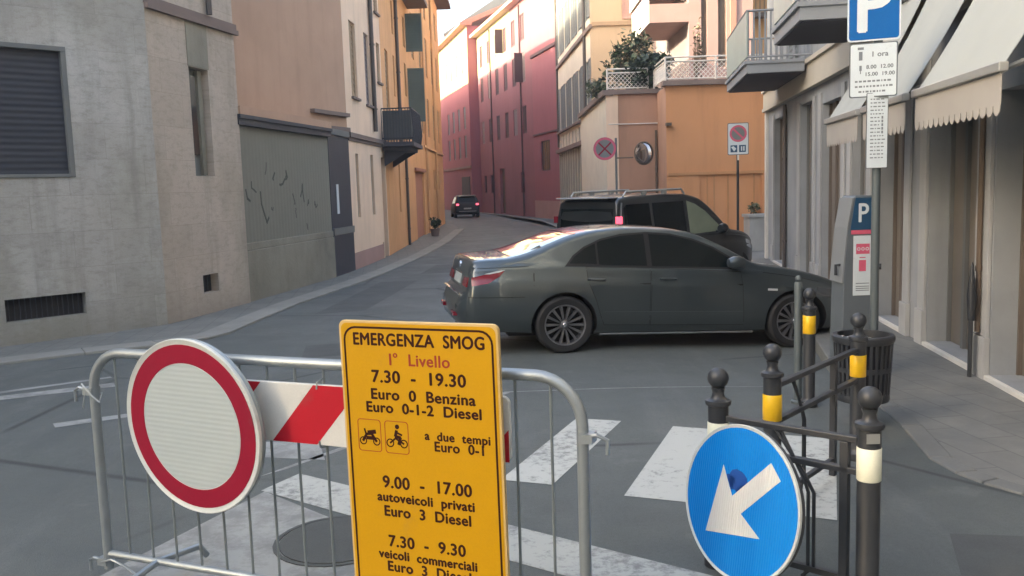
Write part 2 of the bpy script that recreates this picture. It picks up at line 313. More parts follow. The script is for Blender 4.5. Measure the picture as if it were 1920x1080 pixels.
# ------------------------------------------------------------------ mesh builder
class MB:
    def __init__(s, T=None): s.v = []; s.f = []; s.mi = []; s.T = T; s.k = 0; s.sm = []
    def p(s, x, y, z):
        q = s.T(x, y, z) if s.T else (x, y, z); s.v.append(tuple(q)); return len(s.v)-1
    def face(s, idx, smooth=False): s.f.append(tuple(idx)); s.mi.append(s.k); s.sm.append(smooth)
    def quad(s, *pts): s.face([s.p(*q) for q in pts])
    def box(s, x0, x1, y0, y1, z0, z1):
        i = [s.p(x, y, z) for z in (z0, z1) for x, y in ((x0, y0), (x1, y0), (x1, y1), (x0, y1))]
        for a in ((3, 2, 1, 0), (4, 5, 6, 7), (0, 1, 5, 4), (1, 2, 6, 5), (2, 3, 7, 6), (3, 0, 4, 7)): s.face([i[j] for j in a])
        return s
    def prism(s, poly, a0, a1, axis='y'):
        """poly of (u,v): axis y -> (u,a,v); axis z -> (u,v,a); axis x -> (a,u,v)"""
        def P(u, v, a): return (u, a, v) if axis == 'y' else (u, v, a) if axis == 'z' else (a, u, v)
        A = [s.p(*P(u, v, a0)) for u, v in poly]; B = [s.p(*P(u, v, a1)) for u, v in poly]; n = len(poly)
        s.face(A[::-1] if axis != 'y' else A); s.face(B if axis != 'y' else B[::-1])
        for i in range(n):
            j = (i+1) % n
            s.face((A[i], A[j], B[j], B[i]) if axis != 'y' else (A[j], A[i], B[i], B[j]))
        return s
    def tube(s, pts, r, n=8, smooth=True):
        pts = [Vector(q) for q in pts]; rings = []; prev = None
        for i, q in enumerate(pts):
            t = (pts[min(i+1, len(pts)-1)]-pts[max(i-1, 0)]).normalized()
            if prev is None:
                a = Vector((0, 0, 1)) if abs(t.z) < .9 else Vector((1, 0, 0)); e = t.cross(a).normalized()
            else: e = (prev - t*prev.dot(t)).normalized()
            prev = e; g = t.cross(e); rr = r[i] if isinstance(r, (list, tuple)) else r
            rings.append([s.p(*(q+e*rr*math.cos(2*math.pi*k/n)+g*rr*math.sin(2*math.pi*k/n))) for k in range(n)])
        for a, b in zip(rings, rings[1:]):
            for k in range(n): s.face((a[k], a[(k+1) % n], b[(k+1) % n], b[k]), smooth)
        s.face(rings[0][::-1]); s.face(rings[-1]); return s
    def lathe(s, prof, n=24, axis='z', c=(0, 0, 0), smooth=True):
        rings = []
        for r_, h in prof:
            ring = []
            for k in range(n):
                a = 2*math.pi*k/n; x, y = r_*math.cos(a), r_*math.sin(a)
                q = (c[0]+x, c[1]+y, c[2]+h) if axis == 'z' else (c[0]+x, c[1]+h, c[2]+y) if axis == 'y' else (c[0]+h, c[1]+x, c[2]+y)
                ring.append(s.p(*q))
            rings.append(ring)
        for a, b in zip(rings, rings[1:]):
            for k in range(n):
                q = (a[k], a[(k+1) % n], b[(k+1) % n], b[k])
                s.face(q if axis != 'y' else q[::-1], smooth)
        return s
    def build(s, name, m, parent=None, world=True, bevel=0, smooth_all=False):
        me = bpy.data.meshes.new(name)
        vs = s.v
        if parent is not None and world:
            root = parent
            while root.parent: root = root.parent
            o0 = root.location; vs = [(a-o0.x, b-o0.y, c-o0.z) for a, b, c in vs]
        me.from_pydata(vs, [], s.f); me.update()
        for k in (m if isinstance(m, list) else [m]): me.materials.append(M[k])
        me.polygons.foreach_set('material_index', s.mi)
        me.polygons.foreach_set('use_smooth', [smooth_all or q for q in s.sm])
        bm = bmesh.new(); bm.from_mesh(me); bmesh.ops.remove_doubles(bm, verts=bm.verts, dist=1e-5)
        bmesh.ops.recalc_face_normals(bm, faces=bm.faces); bm.to_mesh(me); bm.free()
        if smooth_all or any(s.sm): me.set_sharp_from_angle(angle=R(40))
        o = bpy.data.objects.new(name, me); COL.objects.link(o)
        if parent is not None: o.parent = parent
        if bevel:
            bv = o.modifiers.new('bevel', 'BEVEL'); bv.width = bevel; bv.segments = 2; bv.limit_method = 'ANGLE'
        return o

def tag(o, label, cat, group=None):
    o['label'] = label; o['category'] = cat
    if group: o['group'] = group
    return o
def root(name, loc, label, cat, rz=0, group=None):
    o = bpy.data.objects.new(name, None); COL.objects.link(o); o.location = loc; o.rotation_euler = (0, 0, rz)
    o.empty_display_size = .2
    return tag(o, label, cat, group)
def structure(o, kind='structure'): o['kind'] = kind; return o
def frame(p, q, out=0):
    """facade frame: x along p->q, y inward (to the left of p->q), z up"""
    p = Vector((p[0], p[1])); q = Vector((q[0], q[1])); u = (q-p).normalized(); n = Vector((-u.y, u.x))
    return lambda x, y, z: (p.x+u.x*x+n.x*y, p.y+u.y*x+n.y*y, z)
def dist(p, q): return math.hypot(q[0]-p[0], q[1]-p[1])

def wall(mb, L, z0, z1, holes, rv=.18):
    xs = sorted({0, L, *[min(max(v, 0), L) for h in holes for v in h[:2]]}); zs = sorted({z0, z1, *[v for h in holes for v in h[2:4]]})
    for a, b in zip(xs, xs[1:]):
        for c, e in zip(zs, zs[1:]):
            mx, mz = (a+b)/2, (c+e)/2
            if any(h[0] < mx < h[1] and h[2] < mz < h[3] for h in holes): continue
            mb.quad((a, 0, c), (b, 0, c), (b, 0, e), (a, 0, e))
    for h in holes:
        a, b, c, e = h[:4]; r_ = h[4] if len(h) > 4 else rv
        mb.quad((a, 0, c), (a, 0, e), (a, r_, e), (a, r_, c)); mb.quad((b, 0, c), (b, r_, c), (b, r_, e), (b, 0, e))
        mb.quad((a, 0, e), (b, 0, e), (b, r_, e), (a, r_, e)); mb.quad((a, 0, c), (a, r_, c), (b, r_, c), (b, 0, c))

def building(name, label, poly, h, edges, roofm='roof_grey', z0=-.3, cat='building'):
    """poly CCW; edges: {i: (material, holes)}; other edges plain with the default material edges['d']"""
    rt = root(name, (poly[0][0], poly[0][1], 0), label, cat)
    n = len(poly); groups = {}
    for i in range(n):
        m, holes = edges.get(i, (edges['d'], []))
        mb = groups.setdefault(m, MB()); mb.T = frame(poly[i], poly[(i+1) % n])
        zt_ = edges.get('split', {}).get(i)
        wall(mb, dist(poly[i], poly[(i+1) % n]), z0, zt_[0] if zt_ else h, holes)
        if zt_:
            mb = groups.setdefault(zt_[1], MB()); mb.T = frame(poly[i], poly[(i+1) % n]); wall(mb, dist(poly[i], poly[(i+1) % n]), zt_[0], h, zt_[2])
    for m, mb in groups.items(): mb.build('wall', m, rt)
    r_ = MB(); r_.face([r_.p(x, y, h) for x, y in poly]); r_.build('roof', roofm, rt)
    return rt

# ---- window parts (T = facade frame)
def shutter_leaf(mb, a, b, c, e, y0, y1, n):
    fw = min(.06, (b-a)*.2)
    mb.box(a, a+fw, y0, y1, c, e); mb.box(b-fw, b, y0, y1, c, e); mb.box(a+fw, b-fw, y0, y1, c, c+fw); mb.box(a+fw, b-fw, y0, y1, e-fw, e)
    hh = (e-c-2*fw)/n; ym = (y0+y1)/2
    for k in range(n):
        z = c+fw+k*hh
        mb.quad((a+fw, y0+.004, z), (b-fw, y0+.004, z), (b-fw, ym+.006, z+hh*.98), (a+fw, ym+.006, z+hh*.98))
    mb.quad((a+fw, y1-.002, c+fw), (b-fw, y1-.002, c+fw), (b-fw, y1-.002, e-fw), (a+fw, y1-.002, e-fw))
def closed_shutter(T, rt, h, m, y=.05, n=14):
    a, b, c, e = h[:4]; mb = MB(T); mid = (a+b)/2
    shutter_leaf(mb, a+.003, mid-.006, c+.003, e-.003, y, y+.045, n); shutter_leaf(mb, mid+.006, b-.003, c+.003, e-.003, y, y+.045, n)
    mb.box(mid-.006, mid+.006, y+.02, y+.04, c+.003, e-.003)
    return mb.build('shutter', m, rt)
def glass_window(T, rt, h, fm='frame_grey', y=.1, bars=1, name='window'):
    a, b, c, e = h[:4]; mb = MB(T); t = .05
    mb.box(a+.002, a+t, y, y+.05, c+.002, e-.002); mb.box(b-t, b-.002, y, y+.05, c+.002, e-.002); mb.box(a+t, b-t, y, y+.05, c+.002, c+t); mb.box(a+t, b-t, y, y+.05, e-t, e-.002)
    for k in range(bars):
        x = a+(b-a)*(k+1)/(bars+1); mb.box(x-.02, x+.02, y+.004, y+.046, c+t, e-t)
    o = mb.build(name, fm, rt)
    g = MB(T); g.box(a+t*.8, b-t*.8, y+.02, y+.03, c+t*.8, e-t*.8); g.build('pane', 'glass', o); return o
def open_shutters(T, rt, h, m, wd=None, n=14):
    a, b, c, e = h[:4]; wd = wd or (b-a)/2
    for x0, x1 in ((a-wd-.01, a-.01), (b+.01, b+wd+.01)):
        mb = MB(T); shutter_leaf(mb, x0, x1, c, e, -.055, -.008, n); mb.build('shutter', m, rt)
def sill(T, rt, h, m='stone_trim', d=.1, t=.07):
    mb = MB(T); mb.box(h[0]-.08, h[1]+.08, -d, -.001, h[2]-t, h[2]-.001); return mb.build('sill', m, rt)
def panel(T, rt, name, h, m, y0=.1, y1=.14):
    mb = MB(T); mb.box(h[0]+.002, h[1]-.002, y0, y1, h[2]+.002, h[3]-.002); return mb.build(name, m, rt)
def downpipe(T, rt, x, z0, z1, r=.05, m='pipe', y=-.07):
    mb = MB(T); mb.tube([(x, y, z0), (x, y, z1)], r, 8)
    z = z0+.6
    while z < z1: mb.tube([(x, y, z), (x, y, z+.05)], r*1.25, 8); z += 1.8
    return mb.build('downpipe', m, rt)

# ------------------------------------------------------------------ ground, road, pavement
def sm(a, b, t):
    t = max(0, min(1, (t-a)/(b-a))); return t*t*(3-2*t)
def gz(x, y):
    return -.13*sm(.8, 3.7, x)*sm(7.4, 9.6, y)*(1-sm(19, 25, y))
def sheet(mb, poly, off, step=.5):
    """polygon draped over the road surface"""
    bm = bmesh.new(); bm.faces.new([bm.verts.new((x, y, 0)) for x, y in poly])
    xs = [q[0] for q in poly]; ys = [q[1] for q in poly]
    for ax, lo, hi in ((0, min(xs), max(xs)), (1, min(ys), max(ys))):
        v = lo+step
        while v < hi:
            no = (1, 0, 0) if ax == 0 else (0, 1, 0); co = (v, 0, 0) if ax == 0 else (0, v, 0)
            bmesh.ops.bisect_plane(bm, geom=bm.verts[:]+bm.edges[:]+bm.faces[:], plane_co=co, plane_no=no); v += step
    bm.verts.index_update(); base = len(mb.v)
    for v in bm.verts: mb.p(v.co.x, v.co.y, gz(v.co.x, v.co.y)+off)
    for f in bm.faces: mb.face([base+v.index for v in f.verts])
    bm.free()
mb = MB(); mb.box(-320, 320, -320, 320, -1.2, -.6); structure(mb.build('ground', 'soil'))
mb = MB(); xs = [-60, -40, -20, -8, -4, -1, 0, .8] + [.8+.29*k for k in range(1, 11)] + [4.5, 8, 20, 40, 60]
ys = [-60, -20, -5, 0, 4, 7.4] + [7.4+.25*k for k in range(1, 10)] + [12, 15, 19] + [19.75+.75*k for k in range(8)] + [40, 80, 160]
idx = [[mb.p(x, y, gz(x, y)) for x in xs] for y in ys]
for j in range(len(ys)-1):
    for i in range(len(xs)-1): mb.face((idx[j][i], idx[j][i+1], idx[j+1][i+1], idx[j+1][i]), True)
structure(mb.build('road', 'asphalt'))

# pavements: paved sheet plus a row of kerb stones
def pavement(inner, kerb, z, kw=.16, name='pavement', km='kerb'):
    """kerb: polyline along the road, inner: polyline back along the walls"""
    mb = MB(); off = []
    for i, q in enumerate(kerb):
        a = Vector(kerb[max(i-1, 0)]); b = Vector(kerb[min(i+1, len(kerb)-1)]); t = (b-a).normalized()
        off.append(Vector(q)+Vector((-t.y, t.x))*kw)
    poly = [tuple(q) for q in off]+list(inner)
    mb.prism(poly, -.5, z, 'z'); structure(mb.build(name, 'paving'))
    kb = MB()
    for (a, b, c, d_) in zip(kerb, kerb[1:], off, off[1:]):
        a, b = Vector(a), Vector(b); n = max(1, round((b-a).length/1.0))
        for k in range(n):
            f0, f1 = k/n, (k+1)/n; g = .004/max((b-a).length, .01)
            q = [a.lerp(b, f0+g), a.lerp(b, f1-g), c.lerp(d_, f1-g), c.lerp(d_, f0+g)]
            kb.prism([tuple(v) for v in q], -.5, z+.004, 'z')
    structure(kb.build('kerb', km, bevel=.012))
kerbL = [(-2.29, 43.9), (-2.34, 33.8), (-2.62, 26.8), (-3.04, 21.8), (-3.37, 19.1), (-3.6, 17.7), (-3.88, 16), (-4.04, 14.2), (-4.14, 12.7), (-4.3, 12.25), (-4.8, 11.79), (-5.6, 11.35), (-6.39, 10.78), (-14, 4.5), (-26, -7.5)]
innerL = [(-26, -5), (-5.41, 13.9), (-5.2, 16.2), (-4.3, 21), (-3.9, 27), (-3.9, 51), (-3.4, 51), (-2.6, 44.8)]
kerbL = kerbL[::-1]
def rev_pave():
    # left pavement lies on the left of the kerb line when walked from near to far
    pavement([(-2.6, 44.8), (-3.4, 51), (-3.9, 51), (-3.9, 27), (-4.3, 21), (-5.2, 16.2), (-5.6, 13.9), (-26, -5)], kerbL, .03, .42)
rev_pave()
kerbR = [(9.3, 25.2), (8.0, 24.5), (5.6, 24.2), (4.85, 21), (3.74, 10.78), (3.43, 9.39), (3.16, 7.45), (3.08, 6.86), (2.91, 6.04), (2.93, 5.7), (3.0, 5.5), (3.13, 5.26), (3.45, 4.95), (4.4, 4.4)]
pavement([(4.6, 6.0), (6.7, 22.0), (9.2, 22.6)], kerbR, .012, .16, km='kerb_worn')
kerbH = [(3.3, 37.2), (2.35, 40), (1.68, 51.6), (.15, 59.5), (-2.16, 70.6), (-2.9, 73.2)]
pavement([(3.2, 52.5), (3.9, 38.8), (4.2, 36.8)], kerbH[::-1], .05, .2)

mb = MB()
for q in ([(.52, 7.41), (.89, 7.28), (.23, 5.73), (-.12, 5.87)], [(1.29, 7.07), (1.70, 6.90), (1.08, 5.32), (.68, 5.48)],
          [(2.05, 6.74), (2.45, 6.57), (1.86, 4.96), (1.46, 5.15)]): sheet(mb, q, .004)
structure(mb.build('zebra_crossing', 'zebra'))
mb = MB(); sheet(mb, [(-1.75, 5.8), (-1.57, 6.14), (-.09, 5.07), (.95, 4.3), (2.0, 3.45), (1.75, 3.2), (.62, 4.05), (-.3, 4.72)], .004)
structure(mb.build('stop_line', 'zebra_worn'))
mb = MB(); sheet(mb, [(-2.3, 4.4), (-1.72, 5.78), (-.9, 5.0), (-.4, 4.3), (.1, 3.7), (-.6, 3.2)], .003); sheet(mb, [(-2.15, 7.0), (-1.6, 6.95), (-1.45, 6.45), (-2.1, 6.6)], .003)
sheet(mb, [(-1.85, 6.1), (-1.7, 6.25), (-.05, 8.45), (-.2, 8.5)], .003)
structure(mb.build('worn_marking', 'zebra_ghost'))
mb = MB()
for q in ([(-5.5, 9.23), (-4.6, 9.85), (-4.55, 9.78), (-5.45, 9.13)], [(-4.2, 7.8), (-3.3, 8.25), (-3.25, 8.13), (-4.1, 7.65)], [(-6.2, 8.6), (-4.4, 9.5), (-4.3, 9.3), (-6.1, 8.4)],
          [(-.11, 8.46), (2.6, 8.53), (2.6, 8.55), (-.11, 8.49)]): sheet(mb, q, .004)
structure(mb.build('lane_marking', 'zebra_ghost'))
mb = MB()
for q in ([(-3.3, 14.5), (-2.5, 14.8), (-2.1, 19.5), (-2.9, 19.4)], [(-2.2, 21), (-1.2, 21.2), (-1.0, 23.5), (-2.0, 23.4)], [(-2.6, 10.6), (-.9, 11.0), (-1.05, 11.9), (-2.75, 11.5)], [(2.2, 4.2), (3.4, 4.0), (3.6, 4.5), (2.4, 4.72)]): sheet(mb, q, .003)
structure(mb.build('road_patch', 'asphalt_patch'))
# utility cover beside the stop line
mb = MB(); mb.lathe([(.36, .0), (.36, .007), (.33, .007), (.33, .005), (.0, .005)], 28, 'z')
mb = MB()
mb.lathe([(.335, 0), (.335, .008), (.3, .01), (.0, .01)], 28, 'z')
mb.lathe([(.37, 0), (.37, .006), (.345, .006), (.345, 0)], 28, 'z')
o = mb.build('manhole_cover', 'asphalt_patch'); o.location = (-1.05, 4.9, .004)
tag(o, 'round worn iron utility cover in the faded paint behind the steel barrier', 'manhole cover')

# ------------------------------------------------------------------ left side
# stone corner building
Ac = (-5.41, 13.67); A1 = (-4.85, 16.2); A0 = (-30, -11)  # face stretched out of view, building raised, to keep sun off the street
LA = dist(A0, Ac)
hA1 = [(LA-3.6, LA-1.18, 2.34, 4.18, .16), (LA-2.26, LA-1.19, .35, .67, .2)]
hA2 = [(1.08, 1.66, 2.35, 4.13, .22), (1.07, 1.55, .38, .69, .2)]
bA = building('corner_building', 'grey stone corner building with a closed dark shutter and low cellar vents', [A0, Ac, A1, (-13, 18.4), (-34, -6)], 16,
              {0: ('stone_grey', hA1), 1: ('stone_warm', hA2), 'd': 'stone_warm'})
T1 = frame(A0, Ac); T2 = frame(Ac, A1)
mb = MB(T1); h = hA1[0]; mb.box(h[0]+.07, h[1]-.07, .07, .1, h[2]+.05, h[3]-.07)
nz = 26
o = mb.build('shutter', 'roller', bA)
mb = MB(T1); mb.box(h[0], h[1], -.012, .14, h[3]-.07, h[3]-.002); mb.box(h[1]-.07, h[1]-.002, -.012, .14, h[2]+.002, h[3]-.07); mb.box(h[0]+.002, h[0]+.07, -.012, .14, h[2]+.002, h[3]-.07); mb.box(h[0]+.07, h[1]-.07, -.02, .14, h[2]+.002, h[2]+.05)
mb.build('window_frame', 'frame_grey', bA, bevel=.006)
for T, h in ((T1, hA1[1]), (T2, hA2[1])):
    g = panel(T, bA, 'cellar_vent', h, 'dark_void', .15, .19)
    b = MB(T); n = max(3, int((h[1]-h[0])/.07))
    for k in range(1, n): x = h[0]+(h[1]-h[0])*k/n; b.tube([(x, .12, h[2]+.005), (x, .12, h[3]-.005)], .008, 6)
    b.build('vent_bar', 'iron_blue', g)
h = hA2[0]; o = panel(T2, bA, 'window_frame', h, 'frame_grey', .16, .2)
b = MB(T2); b.box(h[0]+.05, h[1]-.22, .12, .155, h[2]+.35, h[3]-.12); b.build('pane', 'glass', o)
b = MB(T2); b.box(h[1]-.17, h[1]-.05, .1, .155, h[2]+.02, h[3]-.02); b.build('jamb', 'conc_base', o)
mb = MB(T2); mb.box(.0, 2.66, -.07, -.002, 4.86, 4.94); mb.box(-.02, 2.66, -.03, -.002, 4.94, 5.05); mb.build('ledge', 'stone_trim', bA)
mb = MB(T2); mb.box(1.06, 1.68, -.012, -.002, 4.14, 4.86); mb.build('lintel_panel', 'conc_base', bA)
downpipe(T2, bA, 1.72, 5.06, 12.5, .05)
# courtyard wall
Bp = (-4.93, 16.22); Bq = (-4.16, 20.61)
rB = root('garden_wall', (Bp[0], Bp[1], 0), 'green grey boarded yard wall on a mossy concrete base with scrawled marks', 'wall')
TB = frame(Bp, Bq); LB = dist(Bp, Bq)
mb = MB(TB); mb.box(0, LB, 0, .3, .98, 3.28); mb.build('wall_panel', 'panel_board', rB)
mb = MB(TB); mb.box(0, LB, -.05, .32, -.3, .98); mb.prism([(0, .98), (LB, .98), (LB, 1.12), (0, 1.12)], -.03, -.002); mb.build('base', 'conc_base', rB, bevel=.015)
mb = MB(TB); mb.box(-.05, LB, -.1, .4, 3.282, 3.4); mb.box(-.05, LB, -.14, .44, 3.4, 3.47); mb.build('cap', 'iron_blue', rB)
mb = MB(TB); mb.box(0, LB, -.12, .5, 3.471, 3.62); mb.build('coping', 'plaster_brown', rB)
mb = MB(TB); rng = random.Random(3)
def stroke(pts, w_):
    for a, b in zip(pts, pts[1:]):
        a, b = Vector(a), Vector(b); t = (b-a).normalized()*w_; n = Vector((-t.y, t.x))
        mb.prism([tuple(a+n-t), tuple(b+n+t), tuple(b-n+t), tuple(a-n-t)], -.004, -.001)
for x0, z0, sc in ((.25, 2.1, 1), (.5, 2.25, .9), (.85, 2.05, 1.1), (1.1, 2.4, .8), (1.45, 2.3, 1.2), (1.75, 2.2, 1), (2.05, 2.35, 1.1), (2.35, 2.0, .8), (2.75, 1.95, 1), (3.1, 1.75, .9), (3.5, 1.75, .8), (2.45, 1.7, .7), (1.3, 1.75, .5), (3.0, 1.35, .6)):
    pts = []; x, z = x0, z0
    for q in range(rng.randint(3, 5)):
        pts.append((x, z)); x += sc*rng.uniform(-.05, .11); z += sc*rng.uniform(-.2, .13)
    stroke(pts, sc*rng.uniform(.009, .022))
mb.build('paint_mark', 'scrawl', rB)
# iron gate
Cq = (-3.99, 22.33)
rC = root('iron_gate', (Bq[0], Bq[1], 0), 'dark iron gate with a small white notice between yard wall and cream house', 'gate')
TC = frame(Bq, Cq); LC = dist(Bq, Cq)
mb = MB(TC); mb.box(.01, LC-.002, -.01, .14, 1.16, 3.36); mb.build('upper_panel', 'iron_blue', rC)
mb = MB(TC); mb.box(.01, LC-.002, -.03, .14, -.1, 1.0); mb.build('lower_panel', 'iron_blue', rC)
mb = MB(TC); mb.box(.01, LC-.001, -.06, .16, 1.0, 1.16); mb.box(0, LC, -.05, .3, 3.36, 3.5); mb.build('crossbar', 'frame_grey', rC)
mb = MB(TC); mb.box(.45, .62, -.024, -.012, 1.5, 2.2); mb.build('notice', 'white_plate', rC)

# cream house with its side wall
E0 = (-4.0, 22.35); E1 = (-3.72, 27.0); Dp = (-5.75, 17.0)
LE = dist(E0, E1)
wE = [(.72, .95+.45, 4.45, 6.38), (2.4, 3.0, 4.4, 6.35), (4.05, 4.5, 5.2, 6.34), (3.95, 4.5, 7.2, 8.6),
      (.75, 1.05, 1.34, 3.0), (2.55, 2.88, 1.35, 3.03)]
recE = [(3.98, 4.55, .0, 3.0, .35), (3.72, 3.9, .05, .5, .1)]
bE = building('cream_house', 'tall cream house with narrow shuttered windows and a bare brown side wall', [E0, E1, (-12, 27), (-12, 18.8), Dp], 9.0,
              {0: ('plaster_cream', [x for x in wE]+recE), 4: ('plaster_brown', []), 'd': 'plaster_brown'})
TE = frame(E0, E1)
for h, m in zip(wE, ('shut_tan', 'shut_mauve', 'shut_tan', 'shut_tan', 'wood_brown', 'wood_brown')): closed_shutter(TE, bE, h, m, .06, 12)
for h in wE[:4]: sill(TE, bE, h, 'stone_trim', .07, .06)
panel(TE, bE, 'door', recE[0], 'wood_brown', .28, .33); panel(TE, bE, 'cellar_vent', recE[1], 'dark_void', .06, .09)
mb = MB(TE); mb.box(-.02, LE, -.09, -.002, 3.38, 3.5); mb.box(-.02, LE, -.04, -.002, 3.3, 3.38); mb.build('cornice', 'stone_trim', bE)
mb = MB(TE); mb.box(-.005, 3.7, -.03, -.002, -.1, .45); mb.build('plinth', 'plaster_mauve', bE)
downpipe(TE, bE, 3.15, 3.7, 9, .06)
TD = frame(Dp, E0)
mb = MB(TD); mb.box(3.9, 5.6, -.12, -.002, 3.86, 3.95); mb.box(4.1, 5.62, -.1, -.002, 3.5, 3.6); mb.build('ledge', 'stone_trim', bE)
mb = MB(TE); mb.box(-.5, LE, -.65, .3, 9.0, 9.14); mb.build('eave', 'eave', bE)

# near orange house, far orange house
F1 = (-3.72, 27.02); F2 = (-3.735, 35.2); F3 = (-3.75, 51.2)
LF = dist(F1, F2)
wF = [(2.9, 3.3, 5.15, 6.5), (2.95, 3.35, 7.2, 8.3), (6.2, 6.75, 5.5, 6.7), (6.2, 6.8, 7.3, 8.4), (3.15, 3.5, 1.28, 3.09), (5.4, 5.8, 1.3, 3.05), (.9, 1.6, 4.5, 6.4)]
bF = building('orange_house', 'lower orange house with a rounded balcony and green open shutters', [F1, F2, (-12, 35.2), (-12, 27.02)], 9.0,
              {0: ('plaster_orange', wF), 'd': 'plaster_orange'})
TF = frame(F1, F2)
for h, m in zip(wF, ('shut_tan', 'shut_tan', 'shut_tan', 'shut_tan', 'wood_brown', 'wood_brown', 'shut_tan')): closed_shutter(TF, bF, h, m, .05, 10)
mb = MB(TF); mb.box(-.02, LF, -.07, -.002, 3.4, 3.5); mb.build('cornice', 'stone_trim', bF)
mb = MB(TF); mb.box(-.05, LF, -.8, .3, 9.0, 9.15); mb.build('eave', 'eave', bF)
downpipe(TF, bF, 3.75, 3.6, 9, .06); downpipe(TF, bF, 5.0, 0, 3.3, .05)
for z0, z1, x in ((4.6, 6.6, 7.1), (7.2, 8.6, 7.0)):      # shutters standing open across the pavement
    mb = MB(TF)
    Tq = (lambda X: (lambda a, b_, c: TF(X+b_, -.02-a, c)))(x); q = MB(Tq); shutter_leaf(q, 0, .62, z0, z1, 0, .05, 14); q.build('shutter', 'shut_green', bF)
# balcony with iron railing
mb = MB(TF); bx0, bx1, bd = -.65, 2.1, .95
mb.box(bx0, bx1, -bd, -.002, 3.32, 3.44); mb.box(bx0+.15, bx1-.15, -bd+.15, -.002, 3.2, 3.32)
for x in (bx0+.4, bx1-.4): mb.prism([(-.002, 2.75), (-.002, 3.2), (-bd+.2, 3.2)], x, x+.15, 'x')
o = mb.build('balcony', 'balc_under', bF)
mb = MB(TF); pth = [(bx0+.04, -.02), (bx0+.04, -bd+.05), (bx1-.04, -bd+.05), (bx1-.04, -.02)]
for z in (3.55, 4.42): mb.tube([(x, y, z) for x, y in pth], .022, 6)
for a, b in zip(pth, pth[1:]):
    n = max(2, int(dist(a, b)/.085))
    for k in range(n+1):
        x = a[0]+(b[0]-a[0])*k/n; y = a[1]+(b[1]-a[1])*k/n
        mb.tube([(x, y, 3.44), (x, y+(-.05 if abs(y+bd-.05) < .01 else 0), 3.75), (x, y, 4.42)], .013, 5)
mb.build('railing', 'iron_blue', o)
mb = MB(TF); mb.box(bx0+.05, bx1-.05, -bd+.062, -bd+.07, 3.5, 4.36); mb.box(bx0+.052, bx0+.06, -bd+.07, -.05, 3.5, 4.36); mb.build('infill_panel', 'balc_sheet', o)

LG = dist(F2, F3)
wG = []
for k in range(5):
    x = .9+k*3.1
    wG += [(x, x+1.0, 4.5, 6.3), (x, x+1.0, 7.3, 9.1), (x, x+1.0, 10.0, 11.4)]
gG = [(6.3, 6.9, 2.0, 3.0), (9.2, 9.8, 2.0, 3.0), (12.3, 12.9, 2.0, 3.0), (.4, 4.0, 0, 2.75, .15)]
bG = building('orange_house', 'taller far orange house with tan shutters and a wide red doorway', [F2, F3, (-12, 51.2), (-12, 35.2)], 12.2,
              {0: ('plaster_orange', wG+gG), 'd': 'plaster_orange'})
TG = frame(F2, F3)
for h in wG: closed_shutter(TG, bG, h, 'shut_tan', .04, 10)
for h in gG[:3]: glass_window(TG, bG, h, 'wood_brown', .08)
panel(TG, bG, 'door', gG[3], 'plaster_pinkred', .08, .13)
mb = MB(TG); mb.box(.2, 4.4, -.08, -.002, 2.78, 2.9); mb.build('lintel', 'plaster_pinkred', bG)
mb = MB(TG); mb.box(4.5, LG, -.07, -.002, 3.9, 4.0); mb.build('cornice', 'plaster_orange_deep', bG)
mb = MB(TG); mb.box(-.3, LG+.6, -.75, .3, 12.2, 12.4); mb.build('eave', 'eave', bG)
downpipe(TG, bG, 5.2, 0, 12.2, .05, 'plaster_orange_deep'); downpipe(TG, bG, 10.4, 0, 12.2, .05, 'plaster_orange_deep')
# unseen block added round the bend to shade the lower red houses
bN = building('orange_house', 'unseen long block added round the bend to shade the lower red houses', [(-4.3, 51.4), (-8.8, 71.5), (-13.6, 93), (-22, 92), (-12, 51.4)], 12.5, {'d': 'plaster_orange'})
mb = MB(frame((-4.3, 51.4), (-8.8, 71.5))); mb.box(0, 20, -.5, .3, 12.5, 12.7); mb.build('eave', 'eave', bN)

# ------------------------------------------------------------------ far end: red houses
G1 = (-3.05, 73.7)
pG = [(-7.3, 91), G1, (-2.3, 73.9), (5, 76), (5, 92)]
TGg = frame(pG[0], pG[1]); Lg = dist(pG[0], pG[1])
wR = [(Lg-1.6-2.6*k-1.0, Lg-1.6-2.6*k, z, z+1.9) for k in range(4) for z in (4.6, 7.0, 11.6)]
bR = building('red_house', 'far red house with sunlight painted on its upper storeys standing forward at the bend', pG, 15.2, {0: ('plaster_red', [q for q in wR if q[3] < 9]), 'split': {0: (10.6, 'plaster_sunlit', [q for q in wR if q[2] > 10.6])}, 'd': 'plaster_red'}, 'roof_tile')  # upper wall has the sunlight painted in
for h in wR: closed_shutter(TGg, bR, h, 'shut_grey', .04, 8)
mb = MB(TGg); mb.box(-.2, Lg+.3, -.6, .4, 15.2, 15.4); mb.prism([(-.6, 15.4), (.4, 15.4), (4, 17), (3.6, 17.1)], -.2, Lg+.3, 'x'); mb.build('eave', 'roof_tile', bR)
mb = MB(TGg); mb.box(0, Lg, -.08, -.002, 3.7, 3.9); mb.build('cornice', 'stone_trim', bR)
mb = MB(TGg); mb.box(Lg-4.2, Lg-.7, -.06, -.002, .1, 3.0); mb.build('shop_front', 'dark_void', bR)
H0 = (-2.25, 73.72); H1 = (1.71, 57.4); H2 = (3.0, 52.1); LH = dist(H0, H1); LH2 = dist(H1, H2)
wH = []
for k in range(6):
    x = (.9+k*2.72) if k < 4 else 11.6+(k-4)*2.5; wH += [(x, x+1.05, 5.55, 7.35), (x, x+1.05, 8.9, 10.8), (x, x+1.05, 11.6, 13.3)]
gH = [(6.8, 8.4, .05, 3.4, .3)] + [(x, x+.9, 1.6, 3.0) for x in (1.2, 3.6, 10.5, 13.2)]
